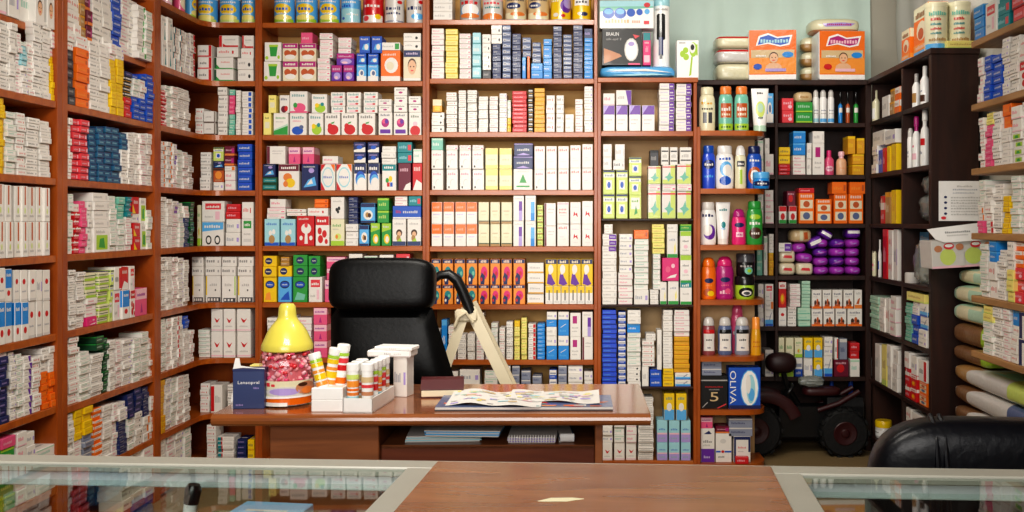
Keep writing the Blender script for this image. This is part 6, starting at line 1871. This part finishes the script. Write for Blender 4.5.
# papers on the open shelf under the desk top
for x0, x1, y0, c, lab, rz in ((405, 480, 3.24, 'a', 'stack of pale blue papers on the open desk shelf, nearer the pedestal', 4), (425, 500, 3.215, 's', 'thin blue folder sticking out over the drawer front', -3), (508, 556, 3.22, 'V', 'blue spiral notebook lying on the open desk shelf', 0), (560, 574, 3.24, 'X', 'small dark blue booklet beside the spiral notebook', 5)):
    wx = xat(x1, 3.22) - xat(x0, 3.22); t = thing('paper_stack' if 'stack' in lab else 'notebook', lab, 'papers', (xat((x0 + x1) / 2, 3.22), y0, .6595 if 'folder' in lab else .637), R(rz)); m = MB()
    for k in range(5): m.box(-wx / 2 + U(-.004, .004), wx / 2 + U(-.004, .004), U(0, .004), .2, k * .004, k * .004 + .0035, c if k % 2 else 'E')
    m.build('paper_block', PAPER, t)
    if 'spiral' in lab:
        m = MB()
        for k in range(18):
            x = -wx / 2 + wx * (k + .5) / 18; m.tube([(x, -.003 + .006 * math.cos(a), .0145 + .012 * math.sin(a)) for a in [2 * math.pi * i / 8 for i in range(9)]], .0016, 'W', 6)
        m.build('spiral_binding', PLAST, t)
# ------------------------------------------------------------------ inside the counter
def inct(lx_, ly, z): 
    v = Matrix.Rotation(CR_, 3, 'Z') @ Vector((lx_, ly, 0)); return Vector((v.x, 1.645 + v.y, z))
DES['bluebox'] = ('glove_box', '', 'Z', .12, 'c50,40,40,24s;t20,70,80,84w;p10,10,40,30,70,14,60,8W')
me = carton_mesh('bluebox', .105, .07, .18); o = bpy.data.objects.new('pale_blue_carton', me); COL.objects.link(o); o.location = inct(-.45, -.25, .752); o.rotation_euler = (0, 0, R(-8)); tag(o, 'pale blue carton standing under the counter glass', 'box')
bt = thing('black_cap_bottle', 'small white bottle with black cap leaning under the counter glass', 'bottle', inct(-.635, -.12, .752), (0, R(9), 0))
m = MB(); m.lathe([(.01, 0), (.0105, .004), (.0105, .162)], 'W', 14); m.build('bottle_body', PLAST, bt); m = MB(); m.lathe([(.0115, .16), (.0125, .183), (.009, .19)], 'k', 18); m.build('cap', PLAST, bt)
rnd = random.Random(8); n_ = 0
for lx_ in [-1.8 + .1 * i for i in range(11)] + [-.38, .42, .5, .58, .66, .76, .86, .95]:
    for ly in (-.46, -.16):
        if -.62 < lx_ < -.36 and ly < -.3: continue
        k = rnd.choice(['PA', 'GT', 'WM', 'OR', 'YM', 'BD', 'W2', 'W3', 'RA', 'GW', 'MG', 'WP']); me = carton_mesh(k, .075, .06, round(rnd.uniform(.05, .11), 2)); n_ += 1
        o = bpy.data.objects.new('display_carton', me); COL.objects.link(o); o.location = inct(lx_, ly, .7505); o.rotation_euler = (0, 0, CR_ + R(rnd.uniform(-5, 5)))
        tag(o, '%s on the %s of the counter glass shelf, %s from left' % (DES[k][1], 'front row' if ly < -.3 else 'rear row', ORD[(n_ + 1) // 2]), 'box', 'cartons inside the glass counter')
# torn sticker on the board
m = MB(); m.prism([(-.03, 0), (-.01, .012), (.02, .008), (.035, .0), (.01, -.008), (-.015, -.004)], 0, .0006, 'C'); tag(m.build('torn_sticker', PAPER, loc=inct(-.02, -.26, ZC + .0142), rot=R(10)), 'torn pale sticker stuck on the brown counter board', 'sticker')
# ------------------------------------------------------------------ light
def area(name, loc, rot, sx, sy, e, col, spread=180):
    l = bpy.data.lights.new(name, 'AREA'); l.shape = 'RECTANGLE'; l.size = sx; l.size_y = sy; l.energy = e; l.color = col; l.spread = R(spread)
    o = bpy.data.objects.new(name, l); COL.objects.link(o); o.location = loc; o.rotation_euler = rot
area('shop_front_daylight', (-.5, -1.1, 1.95), (R(84), 0, R(-1)), 2.6, 1.6, 23, (1, .97, .93), 70)
area('ceiling_tube_light', (-.35, 3.3, 2.9), (R(34), 0, R(4)), 1.3, .25, 38, (1, .95, .86), 145)
area('ceiling_tube_light', (-.4, 1.2, 2.9), (R(30), 0, R(4)), 1.3, .25, 24, (1, .95, .86), 140)
area('rear_corner_lamp', (1.1, 4.7, 2.88), (R(66), 0, R(-22)), .9, .12, 5.5, (1, .96, .9), 150)  # fill light added without a real fixture, brightens the curtain, packs and tins
w = bpy.data.worlds.new('world'); SC.world = w; w.use_nodes = True
w.node_tree.nodes['Background'].inputs[0].default_value = (1, .96, .9, 1); w.node_tree.nodes['Background'].inputs[1].default_value = .1
SC.view_settings.view_transform = 'Standard'; SC.view_settings.look = 'None'
try: SC.view_settings.look = 'Medium High Contrast'
except TypeError: print('LOOK FAILED')
SC.view_settings.exposure = 0.0; SC.view_settings.gamma = 1.0
SC.cycles.max_bounces = 8; SC.cycles.transparent_max_bounces = 12; SC.cycles.caustics_reflective = False; SC.cycles.caustics_refractive = False
